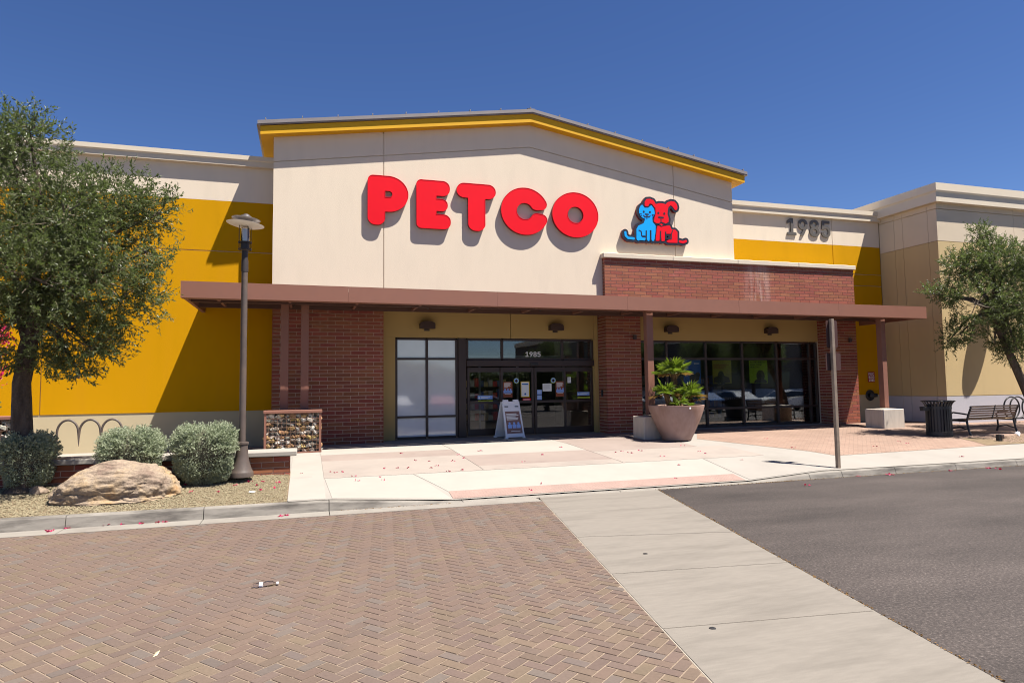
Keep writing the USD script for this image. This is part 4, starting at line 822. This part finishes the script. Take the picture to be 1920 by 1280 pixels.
def palm(lab, bx_, by_, h, n, R, lean, r):
    zb = pg_+.83; t = thing('fan_palm', lab, 'palm', (9.64+(bx_-9.88)*.9, by_, zb)); tip = np.array([lean[0], lean[1], h])
    k = 9; pts = [tip*s for s in np.linspace(0, 1, k)]; mm = MB(); mm.tube(pts, np.linspace(.085, .07, k)*1.0, 10)
    for q in range(int(60*h/.5)):
        s = r.uniform(.02, .98); a = r.uniform(0, 6.28); p = tip*s; o_ = np.array([math.cos(a), math.sin(a), 0]); w_ = np.array([-o_[1], o_[0], 0])*.022
        mm.add([p+o_*.06-w_, p+o_*.06+w_, p+o_*.125+[0, 0, .07]], [(0, 1, 2)])
    obj('trunk', mm, PTRUNK, t)
    for q in range(n):
        az = q*2.399+r.uniform(-.3, .3); lvl = q/n; el = 1.25-1.35*lvl+r.uniform(-.15, .15)
        obj('frond', frond(tip-[0, 0, .02], az, el, R*r.uniform(.55, .9), R*r.uniform(.85, 1.1), r), PALMY if (q >= n-2 and R > .25) else PALMG, t)
palm('tallest fan palm in the middle of the planter bowl', 9.92, 15.98, .95, 12, .36, (-.06, 0), pr_)
palm('shorter fan palm at the left of the planter bowl', 9.60, 15.80, .40, 10, .29, (-.16, -.05), pr_)
palm('shorter fan palm at the right of the planter bowl', 10.12, 15.85, .34, 11, .31, (.12, -.05), pr_)
palm('tiny fan palm low at the front of the planter bowl', 9.76, 15.55, .12, 6, .22, (-.02, -.04), pr_)
palm('small fan palm at the right rim of the planter bowl', 10.33, 15.95, .22, 7, .27, (.10, 0), pr_)

# trash bin
bp_ = gr(1765, 820); bz = gh(bp_[0], bp_[1])
tb = thing('trash_bin', 'black slatted metal trash bin with flared rim next to the bench', 'trash bin', (bp_[0]+.3, bp_[1]+.3, bz)); UsdGeom.Xformable(tb).AddScaleOp().Set(Gf.Vec3f(.86, .86, 1.0))
obj('base_ring', MB().lathe([(0, .02), (.37, .0), (.385, .04), (.385, .15), (.36, .16), (0, .16)], 32), IRON, tb); obj('liner', MB().lathe([(0, .16), (.335, .16), (.34, .92), (.32, .92), (.31, .2), (0, .2)], 24), BLACK, tb)
obj('band', MB().lathe([(.372, .78), (.388, .78), (.388, .86), (.372, .86), (.372, .78)], 32), IRON, tb)
obj('rim', MB().lathe([(.36, .985), (.49, .99), (.50, 1.005), (.49, 1.02), (.36, 1.015), (.36, .985)], 36), IRON, tb)
for k in range(26):
    a = k*2*math.pi/26; c, s = math.cos(a), math.sin(a); w_ = .026; V = []
    for r_, z in ((.375, .15), (.375, .80), (.385, .87), (.42, .94), (.47, .99)):
        V += [(r_*c-w_*s, r_*s+w_*c, z), (r_*c+w_*s, r_*s-w_*c, z), ((r_-.012)*c+w_*s, (r_-.012)*s-w_*c, z), ((r_-.012)*c-w_*s, (r_-.012)*s+w_*c, z)]
    obj('slat', MB().add(V, [(i*4+j, i*4+(j+1) % 4, (i+1)*4+(j+1) % 4, (i+1)*4+j) for i in range(4) for j in range(4)]), IRON, tb)
obj('ash_tray', MB().box(-.72, -.38, -.08, .08, .80, .86, .01).box(-.72, -.40, -.06, .06, .74, .80), IRON, tb)

# bench (seen from behind)
b0, b1 = gr(1809, 818), gr(1903, 812); bl = 1.92
bn = thing('park_bench', 'dark wood slat bench with black iron ends seen from behind', 'bench', (b0[0]+.30, b0[1]+.05, gh(b0[0]+.9, b0[1])), math.atan2(b1[1]-b0[1], b1[0]-b0[0])*.5)
for x in (0, bl):
    mm = MB(); mm.tube([(x, .0, 0), (x, .06, .18), (x, .10, .42), (x, .04, .60), (x, -.04, .80), (x, -.03, .84)], [.032, .026, .03, .028, .026, .03], 8)
    mm.tube([(x, .62, 0), (x, .56, .2), (x, .57, .42), (x, .60, .58), (x, .50, .65), (x, .2, .62), (x, .05, .60)], [.032, .025, .026, .022, .024, .022, .02], 8); mm.tube([(x, .10, .42), (x, .57, .42)], .026, 8); mm.tube([(x, .05, .16), (x, .32, .24), (x, .57, .18)], .02, 8)
    obj('end_frame', mm, IRON, bn)
for k in range(6):
    z = .47+k*.066; y = .085-(z-.42)*.30; obj('back_slat', MB().box(.0, bl, y-.018, y+.008, z, z+.05, .006), WOOD, bn)
for k in range(7): obj('seat_slat', MB().box(.0, bl, .13+k*.066, .185+k*.066, .435, .46, .006), WOOD, bn)
obj('stretcher', MB().tube([(0, .30, .235), (bl, .30, .235)], .014, 8), IRON, bn); obj('back_strap', MB().hull([(bl/2+dx, .085-(z-.42)*.30-.026+dy, z) for dx in (-.02, .02) for dy in (0, .008) for z in (.46, .86)]), IRON, bn)
# bike racks
wr = thing('wave_bike_rack', 'brown looping wave bike rack in front of the tan wall base', 'bike rack')
pts = []; cx = [-4.90, -4.48, -4.06]
z_g = gh(-4.5, 16.5)
pts += [(-5.10, 16.5, z_g), (-5.10, 16.5, .85)]
for k, c in enumerate(cx):
    pts += [(c-.20*math.cos(a)*(1-.0), 16.5, 1.12+.27*math.sin(a)) for a in np.linspace(.0, math.pi, 13)]
    if k < 2: pts += [(c+.21, 16.5, .84)]
pts += [(-3.85, 16.5, .9), (-3.85, 16.5, z_g)]
obj('tube', MB().tube(pts, .024, 8), POLE, wr, smooth=50)
hr = thing('hoop_bike_rack', 'black ring shaped bike rack against the grey wall base', 'bike rack')
hc = at(1897, 764, 16.2); gz_ = gh(hc[0], 16.2)
mm = MB()
for k in range(4): mm.tube([(hc[0]+k*.42+.36*math.cos(a), 16.2+.1*(k % 2), hc[2]+.0+.36*math.sin(a)) for a in np.linspace(0, 2*math.pi, 33)], .024, 8, False)
mm.tube([(hc[0]-.1, 16.25, hc[2]-.36), (hc[0]+1.4, 16.25, hc[2]-.36)], .024, 8); mm.tube([(hc[0]+.2, 16.25, gz_), (hc[0]+.2, 16.25, hc[2]-.36)], .03, 8); mm.tube([(hc[0]+1.2, 16.25, gz_), (hc[0]+1.2, 16.25, hc[2]-.36)], .03, 8)
obj('hoops', mm, IRON, hr, smooth=50)
hb = thing('hose_bib', 'pale curved pipe outlet on the grey wall base behind the bench', 'pipe', tuple(at(1800, 792, 16.9)))
mm = MB(); mm.tube([(0, .1, -.2), (0, .0, -.2), (0, 0, .06), (.02, -.02, .12), (.06, -.03, .10)], .022, 8); obj('pipe', mm, WHITE, hb, smooth=60)
eb = gr(1874, 827); t = thing('power_pedestal', 'short black power outlet pedestal in the tree pit', 'pedestal', (eb[0], eb[1], gh(eb[0], eb[1])))
obj('stem', MB().box(-.06, .06, -.05, .05, 0, .19, .006), IRON, t); obj('outlet_cover', MB().box(-.01, .10, -.07, .04, .07, .18, .008), FRAME, t)

# boulder
bc = np.array([(-3.90-2.08)/2+.02, 12.42, .29])
ic = trimesh.creation.icosphere(subdivisions=6); v = np.array(ic.vertices); n0 = v.copy()
v = np.sign(v)*np.abs(v)**.85
v *= np.array([.93, .56, .54]); v[:, 0] *= 1.0; v[:, 2] -= np.clip(-v[:, 0]-.3, 0, 1)*.30*np.clip(v[:, 2]+.2, 0, 1)*1.4
v += n0*((meshkit.fbm(n0*1.7+17, 4, 5)-.5)*.26)[:, None] + n0*((meshkit.fbm(n0*5+9, 3, 8)-.5)*.09)[:, None]
ledge = np.clip(1-np.abs(v[:, 2]-(.06-.10*v[:, 0]))/.05, 0, 1)*np.clip(-n0[:, 1], 0, 1)
v += n0*((meshkit.fbm(n0*9+3, 4, 12)-.5)*.022)[:, None]
crk = np.abs(meshkit.fbm(n0*np.array([1.8, 1.8, 2.6])+40, 2, 15)-.5); v -= n0*(np.clip(1-crk/.014, 0, 1)*.022)[:, None]
v -= n0*(ledge*.03*np.clip(meshkit.fbm(n0*2.2+20, 2, 4)*2-.5, 0, 1))[:, None]
zsc = np.where(v[:, 2] < 0, .35, 1.0); v[:, 2] *= zsc
o = obj('boulder', (v+bc, np.array(ic.faces)), ROCK, smooth=True); tag(o, 'large tan and orange boulder lying on the gravel bed', 'boulder')
for x, y, s in ((-4.9, 12.2, .2), (-4.25, 12.85, .16), (-3.55, 13.0, .12)):
    q = np.random.default_rng(int(s*100)).normal(0, 1, (22, 3)); q /= np.linalg.norm(q, axis=1, keepdims=True)
    o = obj('rock', MB().hull(q*[s*1.3, s, s*.6]+[x, y, bed_h(x, y)+s*.15]), ROCK); tag(o, {-4.9: 'grey brown rock in the tree shade at the left', -4.25: 'small rock at the right foot of the left tree', -3.55: 'smallest rock behind the boulder by the seat wall'}[x], 'rock', 'small rocks in the gravel bed')

# ------------------------------------------------------------------ plants
def leaves(base, d, L_, W_, r):
    """one four cornered leaf per row: base point, direction"""
    N = len(base); d = d/np.linalg.norm(d, axis=1, keepdims=True); s = np.cross(d, r.normal(0, 1, (N, 3))); s /= np.linalg.norm(s, axis=1, keepdims=True)+1e-9
    L_, W_ = L_[:, None], W_[:, None]; n_ = np.cross(s, d)
    V = np.stack([base, base+d*L_*.5+s*W_+n_*L_*.05, base+d*L_, base+d*L_*.5-s*W_+n_*L_*.05], 1).reshape(-1, 3)
    F = (np.array([(0, 1, 2), (0, 2, 3)])[None]+4*np.arange(N)[:, None, None]).reshape(-1, 3)
    return V, F
def olive(lab, base, trunk, tr_r, lobes, seed, per, leafL=.08, leafW=.0105):
    r = np.random.default_rng(seed); t = thing('olive_tree', lab, 'tree', base); B = np.array(base)
    mm = MB(); mm.tube(trunk, tr_r, 14)
    v_, f_ = mm.arrays(); v_ = v_ + (meshkit.fbm(v_*6+seed, 3, 1)-.5)[:, None]*.07*np.c_[np.ones(len(v_)), np.ones(len(v_)), np.zeros(len(v_))]
    mm = MB().add(v_, f_)
    top = np.array(trunk[-1]); st = np.array(trunk[-2])
    br = MB(); TB, TD = [], []; sticks_a, sticks_b = [], []
    for (c, R, sq_) in lobes:
        c = np.array(c)-B; mid = (top+c)/2+r.normal(0, .12, 3)+[0, 0, .1]
        mm.tube([st, top*.7+mid*.3, mid, c], [.075, .06, .045, .015], 7)
        n_ = int(per*R*R*sq_)
        u = r.normal(0, 1, (n_, 3)); u /= np.linalg.norm(u, axis=1, keepdims=True)
        rad = R*(r.uniform(0, 1, n_)**.42)
        rad *= .60+.62*meshkit.fbm(u*2.6+seed+c, 3, seed)                    # uneven outline
        p = c+u*rad[:, None]*[1, 1, .88]
        keep = meshkit.fbm(p*1.9+seed*3, 2, seed+2) > .445                     # gaps
        p, u = p[keep], u[keep]
        dd = u*.75+r.normal(0, .45, p.shape)+[0, 0, .25]; dd /= np.linalg.norm(dd, axis=1, keepdims=True)
        TB.append(p); TD.append(dd)
        for k in range(int(14*R)):
            w_ = r.normal(0, 1, 3); w_ /= np.linalg.norm(w_); e = c+w_*R*r.uniform(.5, .85); br.tube([c+(e-c)*.05, c+(e-c)*.5+r.normal(0, .06, 3), e], [.014, .009, .004], 4, False)
    p, dd = np.vstack(TB), np.vstack(TD); nt = len(p); ln_ = r.uniform(.16, .36, nt)
    # twigs as thin strips
    s = np.cross(dd, r.normal(0, 1, dd.shape)); s /= np.linalg.norm(s, axis=1, keepdims=True); s *= .0022
    q = p+dd*ln_[:, None]
    br.add(np.stack([p-s, p+s, q], 1).reshape(-1, 3), np.arange(nt*3).reshape(-1, 3))
    K = 15; ts = np.tile(np.linspace(.06, 1.0, K), nt); bb = np.repeat(p, K, 0)+np.repeat(dd*ln_[:, None], K, 0)*ts[:, None]
    ld = np.repeat(dd, K, 0)*.75+r.normal(0, .62, (nt*K, 3)); N = nt*K
    V, F = leaves(bb, ld, leafL*r.uniform(.6, 1.15, N), leafW*r.uniform(.8, 1.3, N), r)
    obj('trunk', mm, BARK, t, smooth=True); obj('branches', br, TWIG, t); obj('crown', (V, F), OLIVE, t)
    return t, nt
LT = np.array([-4.50, 13.1, bed_h(-4.5, 13.1)-.03])
def lob(px, py, Y, R, sq_=1.0): return (tuple(at(px, py, Y)), R, sq_)
lobesL = [lob(25, 305, 13.0, 1.02), lob(120, 400, 12.6, 1.1), lob(232, 385, 13.2, .85), lob(60, 520, 12.4, 1.25), lob(180, 520, 12.7, 1.15), lob(225, 560, 13.5, .85), lob(120, 620, 12.9, .95), lob(20, 610, 13.2, .95), lob(170, 650, 13.0, .55, 1.1),
          lob(300, 400, 13.1, .42, 1.2), lob(150, 700, 12.8, .24, .8), lob(55, 245, 12.9, .5, 1.1), lob(-90, 380, 13.2, 1.3), lob(-130, 520, 13.3, 1.2), lob(-60, 300, 13.6, 1.0), lob(60, 430, 14.2, 1.3), lob(170, 450, 14.2, 1.0), lob(275, 470, 13.0, .45, 1.1)]
tl, n1 = olive('olive tree with thick dark trunk in the gravel bed at the left', tuple(LT), [(.0, 0, 0), (-.0, 0, .12), (-.02, 0, .5), (-.06, 0, 1.1), (-.08, .0, 1.8), (-.02, .02, 2.4), (.05, .03, 2.9)], [.30, .22, .165, .15, .14, .13, .10], lobesL, 11, 700)
m = MB(); a = LT+[.02, -.2, .1]
obj('cut_stump', MB().tube([(.06, -.12, .0), (.10, -.2, .22), (.22, -.26, .42)], [.09, .075, .06], 9), BARK, tl); obj('pale_scar', MB().lathe([(0, 0), (.07, 0), (.06, .015), (0, .02)], 10, (-.14, -.19, .34)), TWIG, tl)
rb = gr(1938, 822)
RT = np.array([19.9, 14.0, gh(19.9, 14.0)-.02])
tk = [at(1945, 815, 14.0), at(1930, 745, 14.0), at(1903, 685, 14.0), at(1880, 635, 14.0), at(1868, 585, 14.0)]; tk = [np.array(q)-RT for q in tk]
lobesR = [lob(1860, 490, 13.9, .85), lob(1800, 500, 14.2, .55, 1.1), lob(1905, 480, 13.6, .85), lob(1830, 570, 13.7, .78), lob(1775, 555, 14.3, .36, 1.1), lob(1920, 570, 13.4, .95), lob(1865, 640, 14.0, .42, .7), lob(1800, 625, 14.1, .40, .8), lob(1905, 650, 13.9, .6), lob(1745, 550, 14.3, .20, 1.0), lob(1840, 440, 14.1, .28, 1.1), lob(1778, 640, 14.3, .28, .7),
          lob(1990, 500, 14.0, 1.2), lob(2040, 560, 14.2, 1.1), lob(1960, 620, 14.6, .9), lob(1890, 540, 14.9, .9)]
tr_, n2 = olive('olive tree leaning over the bench at the right edge', tuple(RT), tk, [.16, .125, .105, .09, .07], lobesR, 23, 980, .085, .011)

def sage(lab, c, rx, ry, rz, seed):
    r = np.random.default_rng(seed); t = thing('sage_shrub', lab, 'shrub', c, group='clipped grey green shrubs in the gravel bed')
    def surf(u, k):
        p = np.sign(u)*np.abs(u)**.62; p /= (np.abs(p)**3.2).sum(1, keepdims=True)**(1/3.2)
        taper = .80+.20*np.clip((p[:, 2:3]+1)/1.1, 0, 1); p = p*np.c_[taper, taper, np.ones(len(p))]
        return p*(k*(.86+.28*meshkit.fbm(u*3+seed, 3, seed))[:, None])*[rx, ry, rz]
    ic_ = trimesh.creation.icosphere(subdivisions=3); obj('branches', (surf(np.array(ic_.vertices), .80)+[0, 0, rz], np.array(ic_.faces)), SAGEIN, t)
    N = int(30000*(rx*rz)/.28); u = r.normal(0, 1, (N, 3)); u /= np.linalg.norm(u, axis=1, keepdims=True); p = surf(u, 1.0)*r.uniform(.80, 1.0, (N, 1))**1.0+[0, 0, rz]
    keep = p[:, 2] > .02; p, u = p[keep], u[keep]
    # sprigs: leaves gathered in little upright tips
    V, F = leaves(p, u*.8+r.normal(0, .6, p.shape)+[0, 0, .35], r.uniform(.022, .040, len(p)), r.uniform(.006, .011, len(p)), r)
    obj('foliage', (V, F), SAGE, t)
    M = 420; u = r.normal(0, 1, (M, 3)); u[:, 2] = np.abs(u[:, 2]); u /= np.linalg.norm(u, axis=1, keepdims=True); q = surf(u, 1.0)+[0, 0, rz]; bb = np.repeat(q, 12, 0)+np.repeat(u, 12, 0)*np.tile(np.linspace(-.02, .06, 12), M)[:, None]
    V, F = leaves(bb, np.repeat(u, 12, 0)*.6+r.normal(0, .6, bb.shape), r.uniform(.02, .035, len(bb)), r.uniform(.006, .010, len(bb)), r); obj('shoots', (V, F), SAGE, t)
for px0, px1, pyt, pyb, Y, sd, lab in ((318, 450, 790, 893, 12.95, 4, 'grey green shrub next to the lamp post'), (182, 310, 798, 870, 13.02, 5, 'grey green shrub behind the boulder'), (2, 108, 806, 895, 13.12, 6, 'grey green shrub behind the left tree trunk')):
    a, b = at(px0, (pyt+pyb)/2, Y), at(px1, (pyt+pyb)/2, Y); zt_ = at((px0+px1)/2, pyt, Y)[2]; x = (a[0]+b[0])/2; g = bed_h(x, Y); rx = (b[0]-a[0])/2*.98
    sage(lab, (x, Y-.02, g-.02), rx*.95, .36, (zt_-g)/2*.97, sd)
# bougainvillea at the left edge
bv = at(-34, 700, 17.4); t = thing('bougainvillea', 'red flowering vine climbing at the left edge of the wall', 'shrub', (bv[0], bv[1], gh(bv[0], bv[1])))
r = np.random.default_rng(9); mm = MB()
for k in range(7): x = r.uniform(-.5, .1); mm.tube([(x, 0, 0), (x+r.normal(0, .1), .1, 1.2), (x+.25+r.normal(0, .1), .0, 2.3), (x+.3+r.normal(0, .15), -.1, 3.2)], [.02, .016, .012, .006], 6)
obj('stems', mm, TWIG, t)
C = np.vstack([r.normal((cx_, 0, cz_), (.18, .2, .12), (340, 3)) for cx_, cz_ in ((.1, 2.05), (-.1, 2.35), (.0, 2.95), (.25, 2.85), (-.35, 3.1), (-.5, 2.5), (-.6, 1.9))]); C = C[C[:, 0] < .48]
V, F = leaves(C, r.normal(0, 1, C.shape), r.uniform(.05, .09, len(C)), r.uniform(.02, .035, len(C)), r); obj('flowers', (V, F), PETAL, t)
C = np.vstack([r.normal((cx_, .1, cz_), (.25, .15, .3), (350, 3)) for cx_, cz_ in ((-.2, 1.5), (-.3, 2.4), (-.2, 3.0))]); V, F = leaves(C, r.normal(0, 1, C.shape), r.uniform(.05, .09, len(C)), r.uniform(.02, .03, len(C)), r); obj('leaves', (V, F), OLIVE, t)
# tree pit by the bench
pc = np.array([19.5, 13.45]); m = MB(); q = [gr(1800, 822)[:2], gr(1850, 835)[:2], (23.0, 12.75), (23.0, 14.1)]; m.patch(q, gh, 14, 8, .010)
o = obj('tree_pit', m, EARTH); tag(o, kind='structure')
def gq(x, y): return gh(x, y)+.012
o = obj('pit_gravel', pebbles(3500, 17.8, 22, 12.9, 13.9, gq, .006, .018, rng), PEB); tag(o, 'brown leaf strewn gravel in the tree pit beside the bench', 'gravel', kind='stuff')
# petals and litter
def scatter(pts, f, sz, r):
    b = np.array([(x, y, f(x, y)+.006) for x, y in pts]); N = len(b); d = np.c_[r.normal(0, 1, (N, 2)), r.uniform(0, .25, N)]
    V, F = leaves(b, d, sz*r.uniform(.6, 1.3, N), sz*.45*r.uniform(.6, 1.2, N), r); return V, F
r = np.random.default_rng(31)
def clump(px, py, n, sp, f=gh): c = gr(px, py, f)[:2]; return [c+r.normal(0, sp, 2) for _ in range(n)]
PZ = [(450, 165), (790, 182), (862, 172), (435, 210), (447, 225), (315, 230), (195, 188), (170, 183), (225, 185), (620, 123), (693, 127), (817, 125), (870, 110), (955, 73), (965, 72), (580, 163), (518, 163), (708, 163), (728, 152), (1185, 130), (1282, 247), (1230, 278), (1385, 53), (1293, 93), (1682, 80), (1708, 74), (1755, 82), (1768, 84), (1800, 70), (1818, 72), (845, 93), (540, 86), (295, 208), (10, 192)]
pts = []
for x, y in PZ: pts += clump(*Z4(x, y), 4, .02)
for x, y in ((262, 197), (335, 226), (368, 235), (160, 248), (247, 292), (658, 163), (797, 207), (1190, 200), (1355, 185), (1312, 176), (1608, 250), (1218, 124), (226, 357), (548, 265)): pts += clump(1180+x*.3854, 760+y*.3854, 4, .025)
V1, F1 = scatter(pts, lambda x, y: gh(x, y)+.006, .040, r)
pb = []
for x, y in ((1040, 982), (1070, 1020), (1220, 1020), (1315, 985), (1405, 962), (1465, 965), (1425, 985), (1530, 998), (1550, 970), (1465, 1008)): pb += clump(x/2.977, 580+y/2.977, 4, .02, bed_h)
V2, F2 = scatter(pb, lambda x, y: bed_h(x, y)+.012, .042, r)
pc_ = []
for x, y in ((135, 1222), (287, 1240), (375, 1222), (522, 1207), (600, 1205), (692, 1200), (792, 1196), (880, 1190), (925, 1187), (1575, 1155), (1605, 1150)): pc_ += clump(x/2.977, 580+y/2.977, 7, .022, lambda a, b: 0)
for x, y in ((1110, 345), (1265, 333), (1275, 338), (1260, 338), (1575, 320), (1748, 306), (1803, 311), (870, 390)): pc_ += clump(1180+x*.3854, 760+y*.3854, 8, .03, lambda a, b: 0)
V3, F3 = scatter(pc_, lambda x, y: .008, .045, r)
o = obj('fallen_petals', (np.vstack([V1, V2, V3]), np.vstack([F1, F2+len(V1), F3+len(V1)+len(V2)])), PETAL); tag(o, 'scattered red flower petals fallen on the pavement, kerb and gravel', 'petals', kind='stuff')
pl_ = [(R0(y)+abs(r.normal(0, .016))-.012, y) for y in r.uniform(2.2, 11.2, 700)] + [(x, 11.27-abs(r.normal(0, .03))) for x in np.concatenate([r.uniform(6.3, 16, 700), r.normal(9.0, .6, 300), r.uniform(.5, 2.4, 120)])]
V, F = scatter(pl_, lambda x, y: .001, .017, r); o = obj('leaf_litter', (V, F), LITTER); tag(o, 'dry yellow leaf litter along the asphalt edge and kerb', 'leaf litter', kind='stuff')
# small things on the ground
w0 = road(497, 1099); t = thing('plastic_bottle', 'crushed clear plastic bottle lying on the herringbone pavers', 'bottle', (w0[0], w0[1], .004), .12)
obj('body', MB().tube([(-.115, 0, .02), (-.1, 0, .022), (-.06, .004, .020), (-.02, -.004, .018), (.03, .003, .022), (.07, 0, .02), (.085, 0, .016), (.11, 0, .015)], [.02, .027, .026, .022, .028, .024, .014, .012], 10), LGLASS, t, smooth=50)
obj('label', MB().tube([(-.055, .003, .021), (-.02, -.004, .0195)], [.0275, .0245], 10, False), WHITE, t); obj('cap', MB().tube([(.108, 0, .015), (.128, 0, .015)], .014, 10), WHITE, t)
for px, py, lab in ((1210, 1038, 'dark oval stain plug in the upper crossing slab'), (1336, 1178, 'dark oval stain plug in the lower crossing slab')):
    q = road(px, py); o = obj('drain_plug', MB().lathe([(0, .0), (.028, .0), (.028, .006), (.024, .008), (0, .008)], 14, (q[0], q[1], 0)), IRON); tag(o, lab, 'drain plug')
q = road(286, 1232); t = thing('dry_leaf', 'single pale curled leaf on the lower pavers', 'leaf', (q[0], q[1], .003)); V, F = leaves(np.array([[0, 0, 0.0]]), np.array([[.5, .6, .35]]), np.array([.07]), np.array([.014]), r); obj('blade', (V, F), mat('pale_leaf', (.6, .55, .35), .7, .2), t)
q = gr(1911, 817); o = obj('paper_ball', MB().hull(np.random.default_rng(2).normal(0, .035, (20, 3))+[q[0], q[1], gh(q[0], q[1])+.05]), WHITE); tag(o, 'crumpled white paper ball in the tree pit at the right edge', 'litter')
q = gr(470, 923, bed_h); o = obj('paper_scrap', MB().hull(np.random.default_rng(4).normal(0, 1, (14, 3))*[.04, .03, .008]+[q[0], q[1], q[2]+.012]), WHITE); tag(o, 'small white paper scrap on the gravel beside the lamp base', 'litter')

# ------------------------------------------------------------------ car park behind the viewer, seen in the shop glass
TYRE = mat('tyre', (.02, .02, .02), .8, .2); RIMM = mat('wheel_rim', (.4, .4, .42), .35, .5, metal=.8); CARG = mat('car_glass', (.015, .018, .02), .05, .6)
def car(lab, loc, rz, paint):
    t = thing('parked_car', lab, 'car', loc, rz, 'cars parked behind the viewer')
    prof = [(-2.2, .35), (-2.25, .65), (-2.1, .88), (-1.3, .98), (-.65, 1.42), (.2, 1.50), (1.2, 1.40), (1.85, 1.0), (2.2, .92), (2.25, .5), (2.15, .32)]
    ring = []; 
    for (x, z) in prof: w_ = .88 if z < 1.0 else .88-(z-.98)*.5; ring.append((x, z, w_))
    n_ = len(ring); V = [(x, -w_, z) for x, z, w_ in ring]+[(x, w_, z) for x, z, w_ in ring]; F = [(i, (i+1) % n_, n_+(i+1) % n_, n_+i) for i in range(n_)]
    mm = MB().add(V, [f[::-1] for f in F]); tri_ = trimesh.creation.triangulate_polygon(Polygon(prof), engine='earcut')
    idx = [int(np.argmin([np.hypot(a-x, b-z) for x, z in prof])) for a, b in tri_[0]]; T = [(idx[a], idx[b], idx[c]) for a, b, c in tri_[1]]; mm.add(V, [tuple(T_) for T_ in T]); mm.add(V, [(a+n_, b+n_, c+n_) for a, b, c in [x[::-1] for x in T]])
    obj('body', mm, paint, t)
    for s in (-1, 1):
        q = [(-1.12, 1.02), (-.6, 1.36), (.15, 1.42), (1.1, 1.33), (1.55, 1.05)]; obj('side_window', MB().add([(x, s*(.90-(z-.98)*.5), z) for x, z in q], [(0, 1, 2), (0, 2, 3), (0, 3, 4)]), CARG, t)
    obj('windscreen', MB().add([(-1.27, -.78, 1.02), (-1.27, .78, 1.02), (-.70, .60, 1.41), (-.70, -.60, 1.41)], [(0, 3, 2, 1)]), CARG, t)
    for x in (-1.4, 1.4):
        for s in (-1, 1):
            wv, wf = MB().lathe([(0, -.11), (.3, -.11), (.33, -.08), (.33, .08), (.3, .11), (0, .11)], 20).arrays(); w_ = obj('wheel', (np.stack([wv[:, 0]+x, wv[:, 2]+s*.82, wv[:, 1]+.33], 1), wf), TYRE, t)
            rv, rf_ = MB().lathe([(0, -.01), (.2, -.01), (.2, .01), (0, .01)], 14).arrays(); obj('rim', (np.stack([rv[:, 0]+x, rv[:, 2]+s*.935, rv[:, 1]+.33], 1), rf_), RIMM, w_)
PA = [mat('paint_'+k, c, .25, .5, coat=.6) for k, c in (('white', (.7, .7, .7)), ('silver', (.4, .41, .43)), ('blue', (.03, .08, .2)), ('grey', (.12, .12, .13)), ('red', (.3, .02, .02)))]
for x, y, rz, k, lab in ((23.5, -2.5, 1.5, 0, 'white car reflected in the display window beside the blue one'), (26.4, -2.4, 1.6, 2, 'blue car reflected in the display window'), (29.3, -2.6, 1.52, 1, 'silver car reflected near the right of the display window'), (33.5, -1.8, .1, 0, 'white car parked sideways reflected at the far right'), (20.4, -2.4, 1.57, 3, 'dark grey car reflected behind the palms'), (5.6, -6.5, 1.5, 0, 'white car reflected in the film window'), (12, -9, .05, 1, 'silver car passing reflected in the doors'), (8.7, -6.6, 1.6, 4, 'red car reflected in the sliding doors')):
    car(lab, (x, y, 0), rz, PA[k])
for k, (x, y, rz, s) in enumerate(((27.5, -13, .7, 1.0), (34, -12, 2.1, 1.1), (19, -13, 3.9, .9), (40, -14, 5.2, 1.15))):
    copy(tl, (x, y, 0), rz, f'olive tree of the car park reflected in the shop glass, {["between the cars", "second from the far end", "smallest of the row", "tallest at the far end"][k]}', 'trees of the car park', (s, s, s))

o = thing('far_building', 'long low shop building across the car park, only reflected in the glass', 'building', (30, -42, 0))
obj('wall', MB().box(0, 70, -14, 0, 0, 8.2), mat('far_wall', (.10, .085, .075), .9, .1), o); obj('cornice', MB().box(-.2, 70.2, -14, .22, 7.7, 8.4), WHITEC, o); obj('base_band', MB().box(-.02, 70.02, .001, .03, 0, 1.2), GREY, o)
for k in range(9): obj('shop_window', MB().box(3+k*7.4, 8+k*7.4, .002, .04, 1.25, 3.6), CARG, o)
r = np.random.default_rng(77); N = 42000; p = np.c_[r.uniform(4, 36, N), r.normal(0, .9, N), r.uniform(0, 1, N)**.8]; hh_ = 3.6+1.5*meshkit.fbm(np.c_[p[:, 0]*.35, np.zeros(N), np.zeros(N)], 3, 4); p[:, 2] *= hh_; p[:, 1] -= 30
V, F = leaves(p, r.normal(0, 1, p.shape), r.uniform(.16, .3, N), r.uniform(.05, .10, N), r)
hg = thing('hedge', 'tall dark hedge across the car park, only reflected in the doors', 'hedge'); obj('foliage', (V, F), OLIVE, hg); obj('branches', MB().box(4.2, 35.8, -30.5, -29.5, 0, 3.3), SAGEIN, hg)
